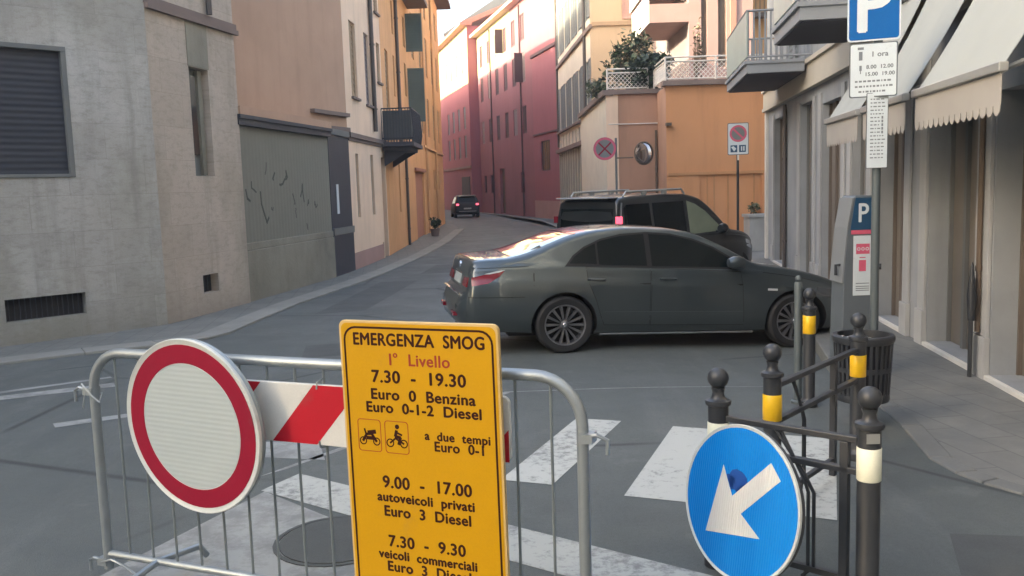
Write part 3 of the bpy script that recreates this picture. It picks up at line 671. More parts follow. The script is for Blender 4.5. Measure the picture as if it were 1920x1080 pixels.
HS = 11.3; Hm = (H0[0]+(H1[0]-H0[0])*HS/LH, H0[1]+(H1[1]-H0[1])*HS/LH)  # wall split where the painted sunlight ends
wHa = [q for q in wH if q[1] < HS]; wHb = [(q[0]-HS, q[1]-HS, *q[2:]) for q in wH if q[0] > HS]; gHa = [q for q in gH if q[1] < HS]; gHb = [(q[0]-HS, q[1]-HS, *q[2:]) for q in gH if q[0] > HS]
bH = building('red_house', 'long dark red house with rows of shuttered windows and sunlight painted on the top storey', [H0, Hm, H1, (12, 60), (8, 76)], 14.2, {0: ('plaster_red_dull', [q for q in wHa if q[3] < 11]+gHa), 1: ('plaster_red_dull', wHb+gHb), 'split': {0: (10.95, 'plaster_sunlit', [q for q in wHa if q[2] > 10.95])}, 'd': 'plaster_red'}, 'roof_tile')
TH = frame(H0, H1)
for i, h in enumerate(wH): closed_shutter(TH, bH, h, 'shut_red' if i % 4 else 'shut_mauve', .04, 8)
panel(TH, bH, 'door', gH[0], 'wood_brown', .2, .25)
for h in gH[1:]: glass_window(TH, bH, h, 'shut_red', .08)
mb = MB(TH); mb.box(-.3, LH, -.55, .3, 14.2, 14.42); mb.build('eave', 'eave_pale', bH)
mb = MB(TH); mb.prism([(-.6, 14.42), (3.5, 16.4), (3.5, 16.2), (-.3, 14.42)], -.3, LH, 'x'); mb.build('roof', 'roof_tile', bH)
downpipe(TH, bH, 4.9, 0, 14, .05, 'shut_red'); downpipe(TH, bH, 14.0, 0, 14, .05, 'shut_red')
# two tall shutters standing open
for x, z0, z1 in ((9.0, 11.6, 13.3), (14.5, 8.9, 10.8)):
    q = MB((lambda X: (lambda a, b_, c: TH(X+b_, -.02-a, c)))(x)); shutter_leaf(q, 0, .55, z0, z1, 0, .05, 10); q.build('shutter', 'shut_red', bH)
hH2 = [(1.6, 3.6, 2.95, 4.8), (1.2, 2.3, 7.0, 8.9)]
bH2 = building('red_house', 'nearer plain pink red house with one dark grated window', [H1, H2, (12, 54.5), (12, 59.9)], 14.8, {0: ('plaster_red', hH2[:1]), 'd': 'plaster_red'}, 'roof_tile')
TH2 = frame(H1, H2)
glass_window(TH2, bH2, hH2[0], 'shut_red', .06, 3)
mb = MB(TH2); mb.box(-.04, LH2, -.1, -.002, 10.1, 10.28); mb.box(0, LH2, -.06, -.002, 5.2, 5.3); mb.build('cornice', 'shut_red', bH2)
mb = MB(TH2); mb.box(0, LH2, -.04, -.002, 0, 1.1); mb.build('plinth', 'plaster_mauve', bH2)
bK = building('grey_roofed_house', 'distant house with pale grey roof behind the red houses', [(-7, 100), (-2, 96), (14, 99), (14, 112), (-6, 112)], 18.5, {'d': 'eave_pale'}, 'roof_grey')
mb = MB(); mb.prism([(-6.5, 18.5), (0, 22.5), (13, 23.5), (14, 18.5)], 96.5, 111); mb.build('gable', 'roof_grey', bK)

# ------------------------------------------------------------------ right side of the far street: cream house with grey shutters
I0 = (3.02, 51.9); I1 = (3.75, 38.6); I2 = (9.6, 38.6); LI = dist(I0, I1)
wI = []
for k in range(5):
    x = .75+k*2.65; wI += [(x+.05, x+1.15, 5.1, 7.45), (x+.05, x+1.15, 9.2, 11.5), (x+.05, x+1.15, 12.6, 14.4)]
gI = [(.4+k*1.32, 1.05+k*1.32, 4.12, 4.8, .1) for k in range(10)]
fI = [(1.3, 2.65, 8.98, 11.0, .15)]
bI = building('cream_house', 'tall cream house with rows of grey shutters and a yellow front wall', [I0, I1, I2, (9.6, 51.9)], 15.5,
              {0: ('stone_cream', wI+gI), 1: ('plaster_yellow', fI), 'd': 'plaster_yellow'})
TI = frame(I0, I1); TI2 = frame(I1, I2)
for h in wI: closed_shutter(TI, bI, h, 'shut_grey', .05, 14); open_shutters(TI, bI, h, 'shut_grey', .62, 14)
for h in gI: panel(TI, bI, 'window', h, 'shut_grey', .06, .09)
mb = MB(TI); mb.box(-.02, LI+.08, -.12, -.002, 8.62, 8.8); mb.box(-.02, LI+.08, -.16, -.002, 4.95, 5.04); mb.box(-.02, LI+.1, -.22, -.002, 3.85, 4.05)
mb.build('cornice', 'stone_trim', bI)
mb = MB(TI2); mb.box(.0, 5.8, -.1, -.002, 8.72, 8.88); mb.build('string_course', 'shut_tan', bI)
mb = MB(TI)
for k in range(26):
    if k % 2 == 0: mb.box(.2+k*.5, .2+k*.5+.5, -.05, -.002, -.2, 3.85)
mb.build('rustication', 'stone_rust', bI)
mb = MB(TI); mb.box(LI-.28, LI, -.035, -.002, 4.05, 15); mb.build('quoin', 'plaster_yellow', bI)
downpipe(TI, bI, 11.4, 4.2, 15, .07); downpipe(TI, bI, .2, 4.2, 15, .06)
closed_shutter(TI2, bI, fI[0], 'shut_pink', .05, 18)
open_shutters(TI2, bI, (1.95, 2.0, 8.98, 11.0), 'shut_pink', .62, 18)

# mauve house behind the terrace with balconies
M0 = (6.35, 39.0); Ma = (6.35, 31.0); Mb = (8.55, 31.0)
hM = [(.42, .62, 5.9, 8.6, .12), (1.0, 1.28, 5.9, 8.9, .12)]
bM = building('mauve_house', 'narrow mauve house with stacked balconies behind the orange terrace', [(6.35, 38.5), Ma, Mb, (8.55, 38.5)], 13, {0: ('shut_mauve', []), 1: ('plaster_mauve', hM), 'd': 'plaster_mauve'})
TM = frame(Ma, Mb)
for h in hM: closed_shutter(TM, bM, h, 'wood_brown', .05, 16)
mb = MB(TM); mb.box(1.42, 1.62, -.05, -.002, 0, 13); mb.build('pilaster', 'plaster_pinkred', bM)
TM0 = frame((6.35, 38.5), Ma)
for z, y0 in ((7.45, 3.6), (8.65, 3.0)):
    mb = MB(TM0); mb.box(y0, 7.5, -1.35, -.002, z, z+.14); mb.box(7.2, 7.5, -1.35, -.002, z+.14, z+.62)
    o = mb.build('balcony', 'plaster_mauve', bM)
    q = MB(TM0); q.box(y0, 7.5, -1.4, -1.352, z-.02, z+1.0); q.build('parapet', 'white_metal', o)
# orange house far right
P0 = (8.75, 34.0); P1 = (13.5, 34.0)
hP = [(.25, .4, 6, 12, .1)]
bP = building('orange_house', 'bright orange house showing above the terrace beside the grey balcony', [P0, P1, (13.5, 42), (8.75, 42)], 14, {0: ('plaster_far', []), 'd': 'plaster_far'})
TP = frame(P0, P1)
downpipe(TP, bP, .2, 0, 13, .07, 'wood_brown'); mb = MB(TP); mb.box(1.25, 1.45, -.06, -.002, 8.4, 14); mb.build('pilaster', 'marble', bP)
mb = MB(TP); mb.box(.3, 3, -.5, -.002, 8.0, 8.15); mb.tube([(.3, -.45, 9.0), (3, -.45, 9.0)], .03, 6)
for k in range(18): mb.tube([(.3+k*.155, -.45, 8.15), (.3+k*.155, -.45, 9.0)], .015, 5)
mb.build('balcony', 'wood_brown', bP)

# ------------------------------------------------------------------ terrace houses
def lattice_railing(T, rt, x0, x1, z0, z1, y=.05, sides=()):
    mb = MB(T)
    def run(a, b):
        L = dist(a, b); ux, uy = (b[0]-a[0])/L, (b[1]-a[1])/L
        Pt = lambda s_, z: (a[0]+ux*s_, a[1]+uy*s_, z)
        for z in (z0+.06, z1-.12, z1): mb.tube([Pt(0, z), Pt(L, z)], .025, 6)
        s_ = 0
        n = max(1, round(L/1.4))
        for k in range(n+1): mb.tube([Pt(L*k/n, z0), Pt(L*k/n, z1)], .03, 6)
        hh = z1-.12-z0-.06; st = .13
        k = -int(hh/st)-1
        while k*st < L:
            for sg in (1, -1):
                s0, s1 = k*st, k*st+hh; c0, c1 = max(0, s0), min(L, s1)
                if c1 > c0:
                    za = z0+.06+(c0-s0); zb = z0+.06+(c1-s0)
                    if sg < 0: za, zb = z0+z1-.06-za, z0+z1-.06-zb
                    mb.tube([Pt(c0, za), Pt(c1, zb)], .009, 4)
            k += 1
    pts = [(x0, y), (x1, y)]
    for a, b in zip(pts, pts[1:]): run(a, b)
    for s_ in sides: run((s_[0], y), (s_[0], s_[1]))
    return mb.build('railing', 'white_metal', rt)
J0 = (3.02, 36.5); J1 = (3.07, 27.5); J2 = (4.75, 27.5)
bJ = building('terrace_house', 'low peach brown terrace building with lattice railing beside the round mirror', [J0, J1, J2, (4.75, 36.5)], 4.72, {0: ('stone_cream', []), 'd': 'terrace_peach'}, 'conc_base')
TJ = frame(J1, J2); TJ0 = frame(J0, J1)
mb = MB(TJ); mb.box(-.06, 1.6, -.1, .3, 4.722, 4.86); mb.build('coping', 'stone_trim', bJ)
mb = MB(TJ0); mb.box(0, 9.1, -.12, .2, 4.86-.16, 4.862); mb.build('coping', 'stone_trim', bJ)
mb = MB(TJ); mb.box(-.01, .36, -.03, -.002, -.2, 4.72); mb.build('pilaster', 'plaster_cream', bJ)
mb = MB(TJ); mb.tube([(.05, -.03, 3.83), (.6, -.03, 3.82), (1.6, -.03, 3.82)], .018, 6); mb.build('cable', 'white_metal', bJ)
lattice_railing(TJ, bJ, .05, 1.3, 4.86, 5.5, .08)
K1 = (4.55, 25.5); K2 = (9.0, 25.5)
hK = [(.95, 2.75, -.05, 2.18, .08)]
bKk = building('terrace_house', 'low bright orange terrace building with white lattice railing', [K1, K2, (9.0, 30.9), (4.79, 30.9)], 4.72, {0: ('terrace_orange', hK), 3: ('terrace_peach', []), 'd': 'terrace_orange'}, 'conc_base')
TK = frame(K1, K2)
g = panel(TK, bKk, 'garage_door', hK[0], 'terrace_orange', .05, .09)
mb = MB(TK)
for x in (1.15, 1.35, 1.75, 2.5): mb.box(x, x+.04, .03, .049, 0, 2.16)
mb.build('rib', 'gate_orange', g)
mb = MB(TK); mb.box(.05, 2.85, -.03, -.002, 2.182, 2.26); mb.build('lintel', 'gate_orange', bKk)
mb = MB(TK); mb.box(-.1, 4.4, -.12, .3, 4.722, 4.86); mb.build('coping', 'stone_trim', bKk)
lattice_railing(TK, bKk, 0, 4.3, 4.86, 5.52, .05, [(0, 2.0)])
downpipe(frame((4.79, 30.9), K1), bKk, 3.55, 0, 3.6, .04, 'wood_brown', -.06)
mb = MB(TK); mb.box(-.03, .12, -.22, -.002, 3.6, 3.68); mb.build('bracket', 'wood_brown', bKk)
mb = MB(TK); mb.box(2.2, 2.95, -.7, -.05, 0, .95); mb.box(2.15, 3.0, -.75, 0-.02, .95, 1.03); o = mb.build('low_wall', 'shop_light')
tag(o, 'short grey wall with pale coping in front of the orange terrace building', 'wall')

# foliage
def bush(name, label, c, size, n, lm, group=None, stems=5, leaf=.09, cat='bush', seed=1, parent_pot=None):
    rng = random.Random(seed); rt = root(name, c, label, cat, 0, group)
    st = MB(); tips = []
    for k in range(stems):
        a = rng.uniform(0, 6.28); rr = rng.uniform(.2, .9); tip = Vector((size[0]*rr*math.cos(a), size[1]*rr*math.sin(a), size[2]*rng.uniform(.55, 1)))
        st.tube([(0, 0, 0), tuple(tip*.5+Vector((rng.uniform(-.05, .05), 0, .05))), tuple(tip)], [.02, .013, .005], 5); tips.append(tip)
        for j in range(4):
            t2 = tip*rng.uniform(.4, .95)+Vector((rng.gauss(0, .22)*size[0], rng.gauss(0, .22)*size[1], rng.gauss(0, .12)*size[2])); tips.append(t2)
            st.tube([tuple(tip*.5), tuple(t2)], .005, 4)
    st.build('stem', 'bark', rt, world=False)
    lf = MB()
    for k in range(n):
        lf.k = rng.randrange(len(lm))
        t_ = tips[rng.randrange(len(tips))]; q = t_+Vector((rng.gauss(0, .11)*size[0], rng.gauss(0, .11)*size[1], rng.gauss(0, .09)*size[2]))
        if q.z < .02: q.z = .02+rng.random()*.1
        u = Vector((rng.gauss(0, 1), rng.gauss(0, 1), rng.gauss(0, .7))).normalized(); v = u.cross(Vector((rng.gauss(0, 1), rng.gauss(0, 1), rng.gauss(0, 1)))).normalized()
        l = leaf*rng.uniform(.6, 1.3)
        pts = [q-u*l, q+v*l*.42, q+u*l, q-v*l*.42]; lf.face([lf.p(*z) for z in pts])
    lf.build('foliage', lm, rt, world=False)
    return rt
bush('terrace_bush', 'tall loose green bush growing on the terrace before the cream house', (3.95, 28.6, 4.75), (.85, .6, 1.75), 1500, ['leaf', 'leaf', 'leaf_pale', 'leaf_dark'], None, 11, .1, seed=4)
bush('terrace_hedge', 'dense dark hedge filling the terrace corner beside the white lattice', (4.45, 28.0, 4.75), (.85, .9, 1.15), 2600, ['leaf_dark', 'leaf_dark', 'leaf'], None, 14, .1, seed=9)
bush('trailing_plant', 'grey green plant hanging over the terrace edge at left', (3.1, 29.2, 4.6), (.5, .8, .8), 600, ['leaf', 'leaf_pale', 'leaf_dark'], None, 8, .08, seed=12)
bush('bare_shrub', 'thin bare brown shrub against the yellow wall above the lattice', (5.75, 27.2, 4.72), (.3, .3, 1.9), 160, ['bark', 'leaf_pale'], None, 7, .07, seed=15)
o = bush('potted_plant', 'small dark plant in a pot on the pavement by the red doorway', (-3.2, 37.5, .3), (.3, .3, .5), 350, ['leaf_dark', 'leaf'], None, 7, .08, 'plant', 5)
mb = MB(); mb.lathe([(.15, -.26), (.2, .02), (.21, .05), (.17, .05), (.0, 0)], 14); mb.build('pot', 'stone_trim', o, world=False)
o = bush('low_shrub', 'little wild shrub behind the short grey wall by the sign pole', (6.9, 25.25, 1.03), (.3, .2, .3), 120, ['leaf_pale', 'leaf'], None, 5, .06, seed=21)

# ------------------------------------------------------------------ right: shop building
uL = (.13744, .99051)
def Lp(s_): return (3.783+uL[0]*s_, 2.617+uL[1]*s_)
LFAR = 20.0; Lf = Lp(LFAR); Ln = Lp(-7)
X = lambda s_: LFAR-s_                      # s (from near) -> facade x
LT = LFAR+7
def op(s0, s1, z1=3.3, r_=.2): return (X(s1), X(s0), .06, z1, r_)
ops = [op(3.9, 5.75, 2.75, .32), op(6.15, 7.6, 2.75, .30), op(8.5, 9.65, 2.75, .26), op(10.3, 11.2, 3.2), op(11.9, 13.4, 3.3), op(14.2, 15.45, 3.45), op(17.3, 18.7, 3.4), op(.8, 3.1, 2.75, .22), op(-3, -.5, 2.75)]
bL = building('shop_building', 'grey shop building with pale pilasters, dark doorways and marble thresholds', [Lf, Ln, (14, -6), (17, 21)], 12.5, {0: ('shop_grey', ops), 'd': 'shop_upper'})
TL = frame(Lf, Ln)
for i, h in enumerate(ops):
    dr = panel(TL, bL, 'door', h, 'shop_door', h[4]-.04, h[4]-.005)
    mb = MB(TL); n = 3
    for k in range(n+1):
        x = h[0]+(h[1]-h[0])*k/n; mb.box(max(h[0]+.003, x-.035), min(h[1]-.003, x+.035), h[4]-.085, h[4]-.042, h[2]+.004, h[3]-.004)
    mb.build('door_frame', 'frame_grey' if i % 2 else 'shop_frame', dr)
    mb = MB(TL); mb.box(h[0]-.05, h[1]+.05, -.05, h[4]-.006, -.1, .055); mb.build('threshold', 'marble', bL, bevel=.008)
    for x0, x1 in ((h[0]-.26, h[0]-.03), (h[1]+.03, h[1]+.26)):
        mb = MB(TL); mb.box(x0, x1, -.035, -.002, .42, 3.5); mb.box(x0-.02, x1+.02, -.06, -.002, -.1, .42); mb.build('pilaster', 'shop_light', bL, bevel=.006)
mb = MB(TL); mb.box(0, LT, -.09, -.002, 3.74, 4.12); mb.box(0, LT, -.14, -.002, 4.12, 4.2); mb.box(0, LT, -.12, -.002, 3.66, 3.74); mb.build('fascia', 'fascia', bL)
mb = MB(TL); mb.box(.05, .3, -.06, -.002, -.1, 4.6); mb.build('corner_pilaster', 'marble', bL)
downpipe(TL, bL, X(5.95), .45, 3.6, .03, 'wood_brown', -.05); downpipe(TL, bL, X(17.0), 0, 3.6, .04, 'pipe', -.06)
mb = MB(TL); mb.lathe([(.0, 0), (.03, .02), (.045, .25), (.03, .4), (.015, .55), (.0, .6)], 10, c=(X(5.9), -.13, .55)); mb.tube([(X(5.9), -.13, 0), (X(5.9), -.13, .6)], .022, 8); mb.build('iron_guard', 'black_iron', bL)
h2 = [(X(16.9), X(15.6), 4.5, 6.8), (X(12.2), X(11.2), 4.5, 6.8), (X(8), X(7), 5.2, 7)]
for h in h2:
    mb = MB(TL); shutter_leaf(mb, h[0], h[1], h[2], h[3], -.05, -.003, 20); mb.build('shutter', 'shut_grey', bL)
mb = MB(TL); mb.box(0, LT, -.6, .2, 12.5, 12.7); mb.build('eave', 'eave', bL)
# balconies
def balcony(s0, s1, p, z, solid):
    x0, x1 = X(s1), X(s0)
    mb = MB(TL); mb.box(x0, x1, -p, -.145, z, z+.17); mb.box(x0-.03, x1+.03, -p-.04, -.145, z+.17, z+.23); o = mb.build('balcony', 'balc_grey', bL)
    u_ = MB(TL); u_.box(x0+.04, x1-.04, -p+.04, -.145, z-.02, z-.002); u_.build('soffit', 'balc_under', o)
    f = MB(TL); f.box(x0, x1, -p-.005, -p+.02, z+.3, z+1.12); f.build('front_panel', 'balc_glass', o)
    r_ = MB(TL)
    for xx in (x1-.03, x0+.03):
        r_.tube([(xx, -p+.03, z+1.15), (xx, -.02, z+1.15)], .025, 6); r_.tube([(xx, -p+.03, z+.3), (xx, -.02, z+.3)], .02, 6)
        n = int(p/.1)
        for k in range(n+1): y = -p+.03+(p-.05)*k/n; r_.box(xx-.008, xx+.008, y-.018, y+.018, z+.23, z+1.15)
    r_.tube([(x0, -p+.01, z+1.15), (x1, -p+.01, z+1.15)], .025, 6)
    r_.build('railing', 'balc_grey', o); return o
balcony(14.34, 17.85, 1.2, 4.0, 0); balcony(9.0, 11.1, 1.2, 4.03, 0); balcony(14.34, 17.85, 1.2, 7.2, 0)
# awnings
def awning(s0, s1, label, p=.85, zb=2.73, zt=4.05):
    x0, x1 = X(s1), X(s0)
    pt = TL(x1, 0, 0); rt = root('awning', (pt[0], pt[1], zb), label, 'awning', 0, 'cream awnings over the shop doors')
    mb = MB(TL); n = 8; nx = 10
    g = []
    for j in range(n+1):
        t = j/n; y = -.15-(p-.15)*t; z = zt-(zt-zb)*(t**.92)-.05*math.sin(math.pi*t)
        g.append([(x0+(x1-x0)*i/nx, y, z+.015*math.sin(i*1.9+j*.3)) for i in range(nx+1)])
    ids = [[mb.p(*q) for q in row] for row in g]; ids2 = [[mb.p(q[0], q[1], q[2]-.008) for q in row] for row in g]
    for j in range(n):
        for i in range(nx):
            mb.face((ids[j][i], ids[j][i+1], ids[j+1][i+1], ids[j+1][i]), True); mb.face((ids2[j][i], ids2[j+1][i], ids2[j+1][i+1], ids2[j][i+1]), True)
    mb.build('canopy', 'awning', rt)
    mb = MB(TL); mb.box(x0-.03, x1+.03, -p-.05, -p+.02, zb-.05, zb+.02); mb.build('front_bar', 'alu', rt, bevel=.01)
    mb = MB(TL); nn = max(6, round((x1-x0)/.12)); top = zb-.052; low = zb-.27
    mb.box(x0, x1, -p-.018, -p-.012, low, top)
    for k in range(nn):
        a = x0+(x1-x0)*k/nn; ww = (x1-x0)/nn
        mb.prism([(a+ww*.04, low), (a+ww*.1, low-.045), (a+ww*.3, low-.068), (a+ww*.5, low-.074), (a+ww*.7, low-.066), (a+ww*.9, low-.045), (a+ww*.96, low)][::-1], -p-.018, -p-.012)
    mb.build('valance', 'awning_val', rt)
    for xx in (x0+.05, x1-.05):
        mb = MB(TL); mb.tube([(xx, -.16, zb+.25), (xx, -(p+.15)/2, zb+.1), (xx, -p+.03, zb-.02)], .022, 6); mb.build('arm', 'frame_grey', rt)
    mb = MB(TL); mb.tube([(x0, -.16, zt+.02), (x1, -.16, zt+.02)], .05, 8); mb.build('roller', 'frame_grey', rt)
    return rt
awning(3.44, 5.3, 'near cream awning with scalloped valance at the right edge above the shop door')
awning(5.6, 7.1, 'shaded cream awning between the parking sign and the near awning')
awning(7.35, 8.92, 'farthest cream awning left of the parking sign panels')
bush('balcony_plant', 'small grey green plant high on the shop wall beside the parking sign', (4.75, 9.9, 4.2), (.25, .3, .55), 160, ['leaf_pale', 'leaf'], None, 6, .07, 'plant', 31)
# unseen block added behind the viewer to cut light and darken reflections
bQ = building('light_blocker', 'unseen plain block added behind the viewer to cut the light', [(22, -15), (-28, -15), (-28, -27), (22, -27)], 13, {'d': 'shop_upper'})

# ------------------------------------------------------------------ text helper
def text(mb, s_, x, z, size, y, bold=.0, align='CENTER', squash=1.0):
    cu = bpy.data.curves.new('t', 'FONT'); cu.body = s_; cu.size = size; cu.align_x = align; cu.extrude = .0006; cu.resolution_u = 4
    cu.space_character = 1.06
    ob = bpy.data.objects.new('t', cu); COL.objects.link(ob); dg = bpy.context.evaluated_depsgraph_get(); ev = ob.evaluated_get(dg); me = ev.to_mesh()
    for q, (dx, dz) in enumerate(((0, 0), (bold, 0), (-bold, 0), (0, bold*.8), (0, -bold*.8)) if bold else ((0, 0),)):
        base = len(mb.v)
        for v in me.vertices: mb.p(x+v.co.x*squash+dx, y-v.co.z-.00007*q, z+v.co.y+dz)
        for p_ in me.polygons: mb.face([base+i for i in p_.vertices])
    ev.to_mesh_clear(); bpy.data.objects.remove(ob); bpy.data.curves.remove(cu)
def rrect(w_, h_, r_, cx=0, cz=0, n=5):
    pts = []
    for qx, qz, a0 in ((w_/2-r_, h_/2-r_, 0), (-w_/2+r_, h_/2-r_, 90), (-w_/2+r_, -h_/2+r_, 180), (w_/2-r_, -h_/2+r_, 270)):
        for k in range(n+1): a = R(a0+90*k/n); pts.append((cx+qx+r_*math.cos(a), cz+qz+r_*math.sin(a)))
    return pts
def ring_band(mb, outer, inner, y0, y1):
    n = len(outer)
    for i in range(n):
        j = (i+1) % n
        mb.quad((outer[i][0], y0, outer[i][1]), (outer[j][0], y0, outer[j][1]), (inner[j][0], y0, inner[j][1]), (inner[i][0], y0, inner[i][1]))
        mb.quad((outer[i][0], y1, outer[i][1]), (outer[j][0], y1, outer[j][1]), (outer[j][0], y0, outer[j][1]), (outer[i][0], y0, outer[i][1]))
        mb.quad((inner[i][0], y0, inner[i][1]), (inner[j][0], y0, inner[j][1]), (inner[j][0], y1, inner[j][1]), (inner[i][0], y1, inner[i][1]))
def circ(r_, n=64, cx=0, cz=0): return [(cx+r_*math.cos(2*math.pi*k/n), cz+r_*math.sin(2*math.pi*k/n)) for k in range(n)]

# ------------------------------------------------------------------ crowd barrier
bp0 = (-2.1, 4.45); bp1 = (.26, 3.5); BA = math.atan2(bp1[1]-bp0[1], bp1[0]-bp0[0]); BL = dist(bp0, bp1)
rBar = root('crowd_barrier', (bp0[0], bp0[1], 0), 'galvanised steel crowd barrier with thin vertical wires across the road', 'barrier', BA)
mb = MB(); pts = []
zt = 1.225; cr = .2; xl, xr = -.09, BL+.01
pts.append((xl, 0, .06)); pts.append((xl, 0, zt-cr))
for k in range(1, 8): a = R(180-90*k/8); pts.append((xl+cr+cr*math.cos(a), 0, zt-cr+cr*math.sin(a)))
pts += [(xl+cr, 0, zt), (xr-cr, 0, zt)]
for k in range(1, 8): a = R(90-90*k/8); pts.append((xr-cr+cr*math.cos(a), 0, zt-cr+cr*math.sin(a)))
pts += [(xr, 0, zt-cr), (xr, 0, .06)]
mb.tube(pts, .025, 14); mb.build('frame', 'galv', rBar, world=False)
mb = MB(); mb.tube([(xl, 0, .14), (xr, 0, .14)], .02, 10); mb.build('lower_rail', 'galv', rBar, world=False)
x = xl+.155
while x < xr-.05:
    mb = MB(); zz = zt
    if x < xl+cr: zz = zt-cr+math.sqrt(max(0, cr*cr-(xl+cr-x)**2))
    if x > xr-cr: zz = zt-cr+math.sqrt(max(0, cr*cr-(x-xr+cr)**2))
    mb.tube([(x, 0, .14), (x, .004*math.sin(x*9), .7), (x, 0, zz)], .0065, 6); mb.build('wire', 'wire', rBar, world=False); x += .157
for xx, z in ((xl-.02, 1.02), (xr+.02, .98), (xl-.02, .1), (xr+.02, .12)):
    mb = MB(); sg = -1 if xx < 0 else 1
    mb.tube([(xx-sg*.03, -.01, z), (xx+sg*.05, -.03, z+.02), (xx+sg*.09, -.02, z-.0), (xx+sg*.09, -.02, z-.06)], .009, 6); mb.box(xx-.03, xx+.03, -.032, .032, z-.02, z+.02)
    mb.build('hook', 'galv', rBar, world=False)
mb = MB(); mb.tube([(xl-.05, -.03, 1.06), (xl+.02, -.035, 1.0), (xl+.06, -.03, .97), (xl+.02, .03, 1.0), (xl-.03, -.03, 1.02), (xl-.05, -.035, .93)], .005, 6)
mb.tube([(xl-.02, -.03, .1), (xl+.06, -.04, .13), (xl+.14, -.03, .1), (xl+.2, -.02, .06)], .006, 6); mb.build('binding_wire', 'galv', rBar, world=False)
for xx in (.25, BL-.3):
    mb = MB(); mb.tube([(xx, -.35, .03), (xx, -.3, .1), (xx, 0, .14), (xx, .3, .1), (xx, .35, .03)], .018, 8); mb.build('foot', 'galv', rBar, world=False)
# striped board tied to the barrier
bl = Matrix.Rotation(BA, 3, 'Z') @ Vector((.85, -.055, 1.0)); 
rSt = root('striped_board', (bp0[0]+bl.x, bp0[1]+bl.y, 1.0), 'red and white diagonally striped board tied across the steel barrier', 'barrier board', BA)
w0, w1, zz0, zz1 = -.62, 1.405, -.14, .14
mb = MB(); mb.prism(rrect(w1-w0, .28, .03, (w0+w1)/2, 0), 0, .025); mb.build('board', 'white_board', rSt, world=False, bevel=.003)
mb = MB(); k = w0-.35; s_ = .27; lean = .22
def clip(poly, lim, side):
    out = []
    for (a, b) in zip(poly, poly[1:]+poly[:1]):
        ia = (a[0]-lim)*side >= 0; ib = (b[0]-lim)*side >= 0
        if ia: out.append(a)
        if ia != ib: t = (lim-a[0])/(b[0]-a[0]); out.append((lim, a[1]+(b[1]-a[1])*t))
    return out
k = .21-6*.535
while k < w1:
    q = clip([(k, -.138), (k+.245, -.138), (k+.485, .138), (k+.24, .138)], w0+.003, 1)
    if len(q) > 2: q = clip(q, w1-.004, -1)
    if len(q) > 2: mb.prism(q, -.0015, -.0003)
    k += .535
mb.build('stripe', 'red_board', rSt, world=False)
for xx in (.47, -.3, 1.2):
    mb = MB()
    mb.tube([(xx, -.004, .12), (xx, .0, .15), (xx, .05, .16)], .004, 5); mb.tube([(xx, -.004, -.12), (xx, .0, -.15), (xx, .05, -.16)], .004, 5)
    mb.build('tie', 'wire', rSt, world=False)

def place(name, label, cat, loc, ax, lean, roll=0, group=None):
    o = root(name, loc, label, cat, 0, group)
    o.rotation_euler = (Matrix.Rotation(ax, 3, 'Z') @ Matrix.Rotation(lean, 3, 'X') @ Matrix.Rotation(roll, 3, 'Y')).to_euler()
    return o
# round no-entry sign (white with red border)
rr = .425
s1 = place('no_entry_sign', 'round white sign with a thick dark red border hung on the barrier', 'road sign', (-1.545, 4.085, .916), R(-27), R(3))
mb = MB(); mb.lathe([(0, .02), (rr-.01, .02), (rr+.004, .012), (rr+.004, -.004), (rr, -.006), (rr-.004, -.004), (rr-.012, .0), (0, 0)], 72, 'y'); mb.build('plate', 'white_sign', s1, world=False)
mb = MB(); ring_band(mb, circ(rr*.945), circ(rr*.735), -.0022, .001); mb.build('red_border', 'red_sign', s1, world=False)
mb = MB(); mb.prism(circ(rr*.725), -.0015, .0005); mb.build('white_face', 'white_ribbed', s1, world=False)
mb = MB(); mb.lathe([(rr*.98, .02), (rr*1.0, .03), (rr*1.0, .04), (rr*.95, .04), (rr*.95, .02)], 64, 'y'); mb.box(-.1, .1, .02, .05, .1, .14); mb.box(-.1, .1, .02, .05, -.14, -.1); mb.build('bracket', 'galv', s1, world=False)
# yellow smog sign
u0 = Vector((.9276612, -.37342294, 0)); n0 = Vector((-.37342294, -.9276612, 0))
ctr = Vector((bp0[0], bp0[1], 0))+u0*1.865+n0*.1
s2 = place('smog_notice', 'yellow traffic notice with dark lettering about smog hours standing before the barrier', 'sign', (ctr.x, ctr.y, .75), R(-23.5), R(0.5), R(-.3))
W_, H_ = .765, 1.40
mb = MB(); mb.prism(rrect(W_, H_, .03), 0, .022); mb.build('plate', 'sign_edge', s2, world=False, bevel=.003)
mb = MB(); mb.prism(rrect(W_-.022, H_-.022, .03), -.0012, -.0002); mb.build('face', 'sign_yellow', s2, world=False)
mb = MB(); ring_band(mb, rrect(W_-.046, H_-.05, .06), rrect(W_-.064, H_-.068, .052), -.0024, -.0013)
top = H_/2
lines = [('EMERGENZA  SMOG', .005, .105, .078, 'b', .885), ('7.30  -  19.30', .0, .267, .078, 'b', 1.05), ('Euro  0  Benzina', .015, .342, .068, 'b', 1.08), ('Euro  0-1-2  Diesel', .015, .400, .066, 'b', 1.06),
         ('a  due  tempi', .175, .505, .055, 'n', 1.02), ('Euro  0-1', .185, .552, .062, 'n', 1.0), ('9.00  -  17.00', .015, .737, .078, 'b', 1.0), ('autoveicoli  privati', .005, .800, .060, 'b', 1.02), ('Euro  3  Diesel', .01, .866, .068, 'b', 1.0),
         ('7.30  -  9.30', .0, 1.005, .075, 'b', 1.0), ('veicoli  commerciali', .0, 1.063, .058, 'b', 1.0), ('Euro  3  Diesel', .005, 1.120, .066, 'b', 1.0)]
for t_, cx, dz, sz, bd, sq in lines: text(mb, t_, cx, top-dz, sz*.97, -.0018, 0.0022 if bd == 'b' else .0017, 'CENTER', sq)
